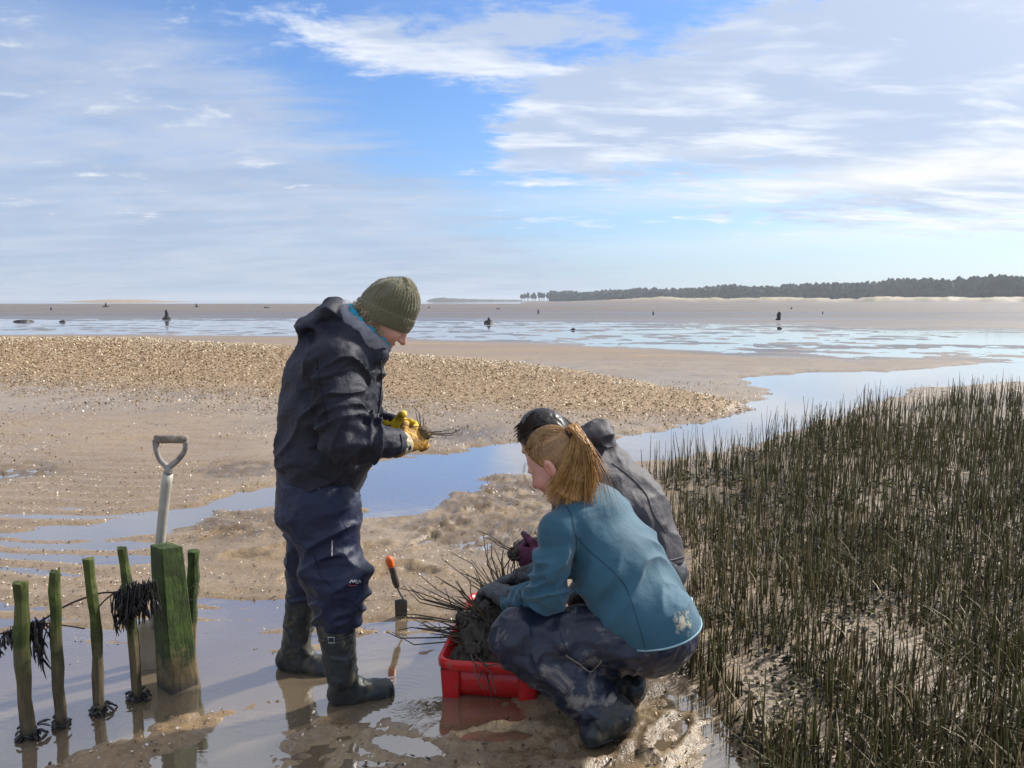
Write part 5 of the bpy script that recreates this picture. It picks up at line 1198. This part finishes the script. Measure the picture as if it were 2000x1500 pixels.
# ---------------------------------------------------------------- person in grey jacket, crouching behind
def person_grey():
    root = empty('person', tuple(G0(1250, 1290)), 'crouching person in grey jacket with dark hair and purple gloves behind the teal fleece', 'person')
    hd = nrm((-.78, .62, 0)); lt = np.array((-.62, -.78, 0))
    mj = pmat('grey_rain_jacket', (.068, .060, .066), (.056, .050, .055), 8, .6, .5, 34, rough2=.7)
    mt = pmat('dark_trousers', (.018, .020, .026), (.03, .032, .04), 9, .5, .4, 30)
    c = W(1064, 862, 3.04); neck = W(1118, 905, 3.08)
    hi, Q, fr = head_items(c, (-.85, .5), math.radians(40), neck)
    t0, t1, t2 = W(1262, 1085, 3.15), W(1222, 1000, 3.15), W(1160, 918, 3.12)
    sL, eL, wL = W(1120, 935, 2.98), W(1108, 1062, 2.96), W(1064, 1092, 3.09)
    sR, eR, wR = W(1180, 925, 3.28), W(1115, 1040, 3.30), W(1060, 1062, 3.22)
    st = W(1268, 1120, 3.15); hL, kL, aL = W(1262, 1118, 3.05), W(1150, 1165, 3.20), W(1235, 1265, 3.12); hR, kR, aR = W(1270, 1118, 3.25), W(1165, 1150, 3.40), W(1250, 1245, 3.30)
    body = Shape(*hi, (ecap(t2, neck, lt, (.13, .08), (.06, .055)), .05), (ecap(t0, t2, lt, (.14, .09), (.13, .085)), .05), (cap(sL, eL, .042, .034), .03), (cap(eL, wL, .034, .026), .02), (cap(sR, eR, .042, .034), .03), (cap(eR, wR, .034, .026), .02),
                 (cap(st, hL, .1, .07), .03), (cap(hL, kL, .07, .05), .03), (cap(kL, aL, .05, .036), .02), (cap(st, hR, .1, .07), .03), (cap(hR, kR, .07, .05), .03), (cap(kR, aR, .05, .036), .02))
    blob('body', body, [c, st, wL, wR, kL, aL, kR, aR], .14, .0085, MAT_SKIN, root, skin_tint(Q, fr, (.62, .40, .31)))
    jk = Shape((ecap(t0, t1, lt, (.185, .150), (.200, .150)), 0), (ecap(t1, t2, lt, (.20, .150), (.175, .120)), .05), (cap(sL, eL, .08, .066), .03), (cap(eL, wL, .064, .047), .03), (cap(sR, eR, .08, .066), .03), (cap(eR, wR, .064, .047), .03),
               (cap(t2, neck, .09, .075), .04), (ecap(W(1128, 868, 3.10), W(1172, 848, 3.10), lt, (.10, .045), (.105, .05)), .035), (cap(W(1182, 858, 3.04), W(1182, 866, 3.16), .03, .03), .03),
               cuts=[(W(1300, 1100, 3.05), nrm((-.22, -.1, -1)), .01)],
               disp=[folds(t0, t2, 9, .016, 2.2, 1.4, 1.2, t=(0, 1), rmax=.26), crumple(9, .010, 3.1), folds(W(1110, 870, 3.1), W(1190, 850, 3.1), 22, .026, 4.0, 1.4, 1.6, rmax=.14, power=2), folds(sL, eL, 16, .016, 1.0, rmax=.12)])
    blob('jacket', jk, [t0, t2, wL, wR, eL, eR, W(1190, 840, 3.1), W(1342, 1090, 3.1)], .16, .0065, mj, root)
    seam('back_yoke_seam', jk, [(1196, 905), (1230, 930), (1262, 965), (1275, 1000), (1300, 1040)], .0018, mj, root, .0008)
    seam('hem_edge', jk, [(1300, 1096), (1320, 1092), (1338, 1086)], .003, mj, root, .0008)
    tr = Shape((ell(st, (lt, hd, (0, 0, 1)), (.18, .15, .12)), 0), (cap(hL, kL, .105, .085), .05), (cap(kL, aL, .084, .065), .03), (cap(hR, kR, .105, .085), .05), (cap(kR, aR, .084, .065), .03), disp=[crumple(10, .014, 1.2), folds(kL, aL, 17, .018, 2.0, rmax=.13)])
    blob('trousers', tr, [st, kL, aL, kR, aR], .2, .0095, mt, root)
    boot(root, W(1225, 1245, 3.13), W(1238, 1268, 3.11), G0(1272, 1300, .0), G0(1180, 1290, .0), 0, .06, MAT_BOOT, MAT_SOLE, .008)
    boot(root, W(1240, 1225, 3.31), W(1252, 1248, 3.29), G0(1285, 1268, .0), G0(1200, 1258, .0), 0, .06, MAT_BOOT, MAT_SOLE, .008)
    mg = pmat('purple_glove', (.16, .030, .085), (.10, .02, .055), 15, .7, .5, 60, stains=(((.045, .042, .045), 12, .44, .56, .95, .8), ((.6, .58, .56), 60, .70, .74, .6, .8)))
    for w, d, pn, th in ((wL, nrm(W(1006, 1090, 3.12) - wL), (-.1, .8, .1), (0, .2, 1)), (wR, nrm(W(1006, 1064, 3.16) - wR), (-.1, -.6, -.6), (0, -.4, .8))):
        it, pts = hand_items(w + d * .0, d, pn, th, (.55, .75, .55), 1.05, 1.18); blob('glove', Shape(*it, (cap(w - d * .05, w, .044, .036), .015), disp=[crumple(40, .004, 1.0)]), pts + [w], .07, .0045, mg, root)
    hb = W(1008, 1082, 3.12); plug(hb, [((-1, .1, .55), .20), ((-1, -.1, .48), .17), ((-1, 0, .62), .14), ((-.8, .2, .7), .10), ((-.2, .1, -1), .10), ((-.5, .1, -.9), .09), ((.1, .1, -1), .11)], 'grass plug held in purple gloves above the red tray', 'grass plugs held in hands', .0028, .030)
    f, s, u = fr; tie = Q(-.10, 0, .0)
    capS = Shape((ell(Q(-.010, 0, .022), fr, (.108, .088, .112)), 0), cuts=[(Q(.055, 0, .03), nrm(f * .80 - u * .5), .01), (Q(-.02, 0, -.075), nrm(-u + f * .2), .02)], disp=[crumple(40, .006, 2.0, (1, 1, .5))])
    hair = blob('hair', capS, [c], .14, .006, MAT_HAIR, root, lambda V: np.array((.022, .018, .018)) * (.8 + .6 * vnoise(V * 90))[:, None])
    r = random.Random(6); ps = []
    for i in range(240):
        a = r.uniform(-1.5, 1.5); e = r.uniform(0, 1); p0 = Q(.07 * e, .085 * math.sin(a), .115 * math.cos(a * .8) + .008); p1 = Q(-.11 - .01 * r.random(), .07 * math.sin(a), -.01 - .05 * r.random()); md = Q(-.07, .09 * math.sin(a), .10 * math.cos(a * .8) + .01)
        ps.append(curve([p0, md, p1], 8))
    o = strands('hair_strands', ps, .0015, MAT_HAIR, root, [(.02, .016, .016), (.035, .026, .022), (.06, .045, .035), (.015, .013, .014)], 1); o.parent = hair; o.matrix_parent_inverse = Matrix.Identity(4)
person_grey()

# ================================================================ cordgrass bed
def in_grass(n, seed):
    r = np.random.default_rng(seed); y = 1.45 * (14.5 / 1.45) ** r.random(n); x = r.uniform(.15, 1.05, n) * (y + .35)
    k = poly_sd(np.stack((x, y), 1), GRASS) + (fbm(xy3(x, y, 1.5), 3, seed=61) - .5) * .5 < 0
    return x[k], y[k], r
def stems(name, x, y, h, rad, lean, cols, r, label, curl=0.0):
    n = len(x); z = ground_z(x, y) - .01; k = 3; lv = 4
    a = r.random(n) * 6.283; lx, ly = lean * np.cos(a), lean * np.sin(a); tw = r.random(n) * 6.283
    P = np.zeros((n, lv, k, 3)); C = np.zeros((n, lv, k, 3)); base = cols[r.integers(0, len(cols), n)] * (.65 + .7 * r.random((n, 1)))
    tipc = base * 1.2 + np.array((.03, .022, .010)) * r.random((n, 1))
    for j in range(lv):
        t = j / (lv - 1); q = t ** (1 + curl)
        cx, cy = x + lx * h * q, y + ly * h * q; cz = z + h * t * np.sqrt(np.clip(1 - (lean * .8) ** 2, .05, 1)) - curl * h * .35 * t ** 3
        rr = rad * (1 - .70 * t)
        for i in range(k):
            w = tw + 2 * math.pi * i / k; P[:, j, i] = np.stack((cx + rr * np.cos(w), cy + rr * np.sin(w), cz), -1)
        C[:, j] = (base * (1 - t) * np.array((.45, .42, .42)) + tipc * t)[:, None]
    b = (np.arange(n) * lv * k)[:, None, None]; f = []
    for j in range(lv - 1):
        for i in range(k): f.append([j * k + i, j * k + (i + 1) % k, (j + 1) * k + (i + 1) % k, (j + 1) * k + i])
    F = (np.array(f)[None] + b).reshape(-1, 4)
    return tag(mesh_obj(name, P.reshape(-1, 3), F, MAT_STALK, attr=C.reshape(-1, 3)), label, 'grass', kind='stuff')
def cordgrass():
    x, y, r = in_grass(60000, 71)
    cl = fbm(xy3(x, y, 1.7), 4, .6, seed=72); fine = vnoise(xy3(x, y, 7)); edge = np.clip(-poly_sd(np.stack((x, y), 1), GRASS) / .5, 0, 1)
    w = np.clip((y - 3.0) / 3.6, 0, 1)
    thr = .425 - .07 * w - .075 * (y < 3.3) + (1 - edge) * .05
    keep = (cl + (fine - .5) * .22 > thr) & (r.random(len(x)) < .27 + .17 * np.clip((y - 2.) / 4, 0, 1)); x, y, w = x[keep], y[keep], w[keep]
    h = (r.uniform(.05, .22, len(x)) * (1 - w) + r.uniform(.13, .40, len(x)) * w) * (1 + .25 * (fbm(xy3(x, y, .9), 2, seed=75) - .5))
    tall = r.random(len(x)) < .08; h[tall] *= 1.4; h *= r.uniform(.75, 1.15, len(x))
    cols = np.array([(.070, .064, .018), (.11, .098, .028), (.050, .043, .016), (.16, .13, .050), (.085, .088, .020), (.26, .20, .10), (.050, .056, .016), (.09, .098, .022)])
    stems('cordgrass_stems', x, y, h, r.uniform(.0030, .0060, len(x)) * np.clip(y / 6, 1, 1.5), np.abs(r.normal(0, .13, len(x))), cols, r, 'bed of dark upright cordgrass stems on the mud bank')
    x, y, r = in_grass(9000, 81); k = fbm(xy3(x, y, 1.7), 3, seed=72) + r.random(len(x)) * .2 > .52; x, y = x[k], y[k]
    stems('bent_grass', x, y, r.uniform(.07, .26, len(x)), r.uniform(.0020, .0038, len(x)), r.uniform(.35, .95, len(x)), np.array([(.20, .155, .075), (.34, .27, .15), (.07, .055, .026), (.12, .09, .04), (.50, .42, .28)]), r, 'dead bent grass blades lying among the upright stems', .6)
    # dark wrack and litter on the mud between the stems
    x, y, r = in_grass(60000, 91); k = (fbm(xy3(x, y, 3.1), 4, .65, seed=92) + r.normal(0, .02, len(x)) > .49) & (y < 9); x, y = x[k][:38000], y[k][:38000]; n = len(x); z = ground_z(x, y)
    s = r.uniform(.008, .026, n) * np.clip(y / 4, .75, 1.5); a = r.random(n) * 6.283; L = s * r.uniform(1.0, 2.6, n)
    d = np.stack((np.cos(a), np.sin(a), r.uniform(-.1, .7, n)), -1); q = np.stack((-np.sin(a), np.cos(a), r.uniform(-.5, .5, n)), -1); c = np.stack((x, y, z + r.uniform(0, .045, n)), -1)
    V = np.stack((c - d * L[:, None] * .5, c + q * s[:, None] * .5 + np.array((0, 0, .004)), c + d * L[:, None] * .5, c - q * s[:, None] * .5), 1).reshape(-1, 3)
    F = np.arange(n * 4).reshape(-1, 4)
    cs = np.array([(.014, .014, .010), (.024, .022, .012), (.010, .010, .009), (.036, .032, .014), (.09, .085, .022), (.020, .024, .012)])[r.integers(0, 6, n)] * (.7 + .6 * r.random((n, 1)))
    tag(mesh_obj('wrack_litter', V, F, pmat('wet_wrack', (1, 1, 1), (.7, .7, .7), 50, .7, spec=.2, tint=True), smooth=False, attr=np.repeat(cs, 4, 0)), 'dark wet wrack and leaf litter between the grass stems', 'litter', kind='stuff')
    # dark scraps over the trampled mud and the flat
    n = 2600; r = np.random.default_rng(5); y = 1.7 * (10 / 1.7) ** r.random(n * 3); x = r.uniform(-.8, .8, n * 3) * (y + .2); P = np.stack((x, y), 1)
    ro = np.min([poly_sd(P, q) for q in ROUGH], 0); k = (ro < .05) | (r.random(n * 3) < .05); x, y = x[k][:n], y[k][:n]; z = ground_z(x, y); k = z > -.01; x, y, z = x[k], y[k], z[k]; n = len(x)
    s = r.uniform(.004, .011, n); a = r.random(n) * 6.283; L = s * r.uniform(1, 4, n)
    d = np.stack((np.cos(a), np.sin(a), r.uniform(-.2, .3, n)), -1); q = np.stack((-np.sin(a), np.cos(a), r.uniform(-.3, .3, n)), -1); c = np.stack((x, y, z + .005), -1)
    V = np.stack((c - d * L[:, None] * .5, c + q * s[:, None] * .5, c + d * L[:, None] * .5, c - q * s[:, None] * .5), 1).reshape(-1, 3)
    cs = np.array([(.03, .025, .018), (.06, .045, .03), (.12, .09, .055), (.20, .15, .09)])[r.integers(0, 4, n)]
    tag(mesh_obj('weed_scraps', V, np.arange(n * 4).reshape(-1, 4), bpy.data.materials['wet_wrack'], smooth=False, attr=np.repeat(cs, 4, 0)), 'dark scraps of weed and twig on the trampled mud', 'litter', kind='stuff')
cordgrass()

# ================================================================ sea air
def haze():
    lo, hi = np.array((-6000., -12., -3.2)), np.array((6000., 5200., 30.))
    mb = MB(); mb.box((lo + hi) / 2, hi - lo); m = bpy.data.materials.new('sea_haze'); m.use_nodes = True; nt = m.node_tree; nt.nodes.clear()
    out = nt.nodes.new('ShaderNodeOutputMaterial'); pv = nt.nodes.new('ShaderNodeVolumePrincipled')
    pv.inputs['Color'].default_value = (.86, .92, 1.0, 1); pv.inputs['Density'].default_value = .00024; pv.inputs['Anisotropy'].default_value = .2
    nt.links.new(pv.outputs[0], out.inputs['Volume'])
    tag(mb.build('haze', m, smooth=False), 'pale sea haze over the whole flat', 'haze', kind='stuff')
haze()
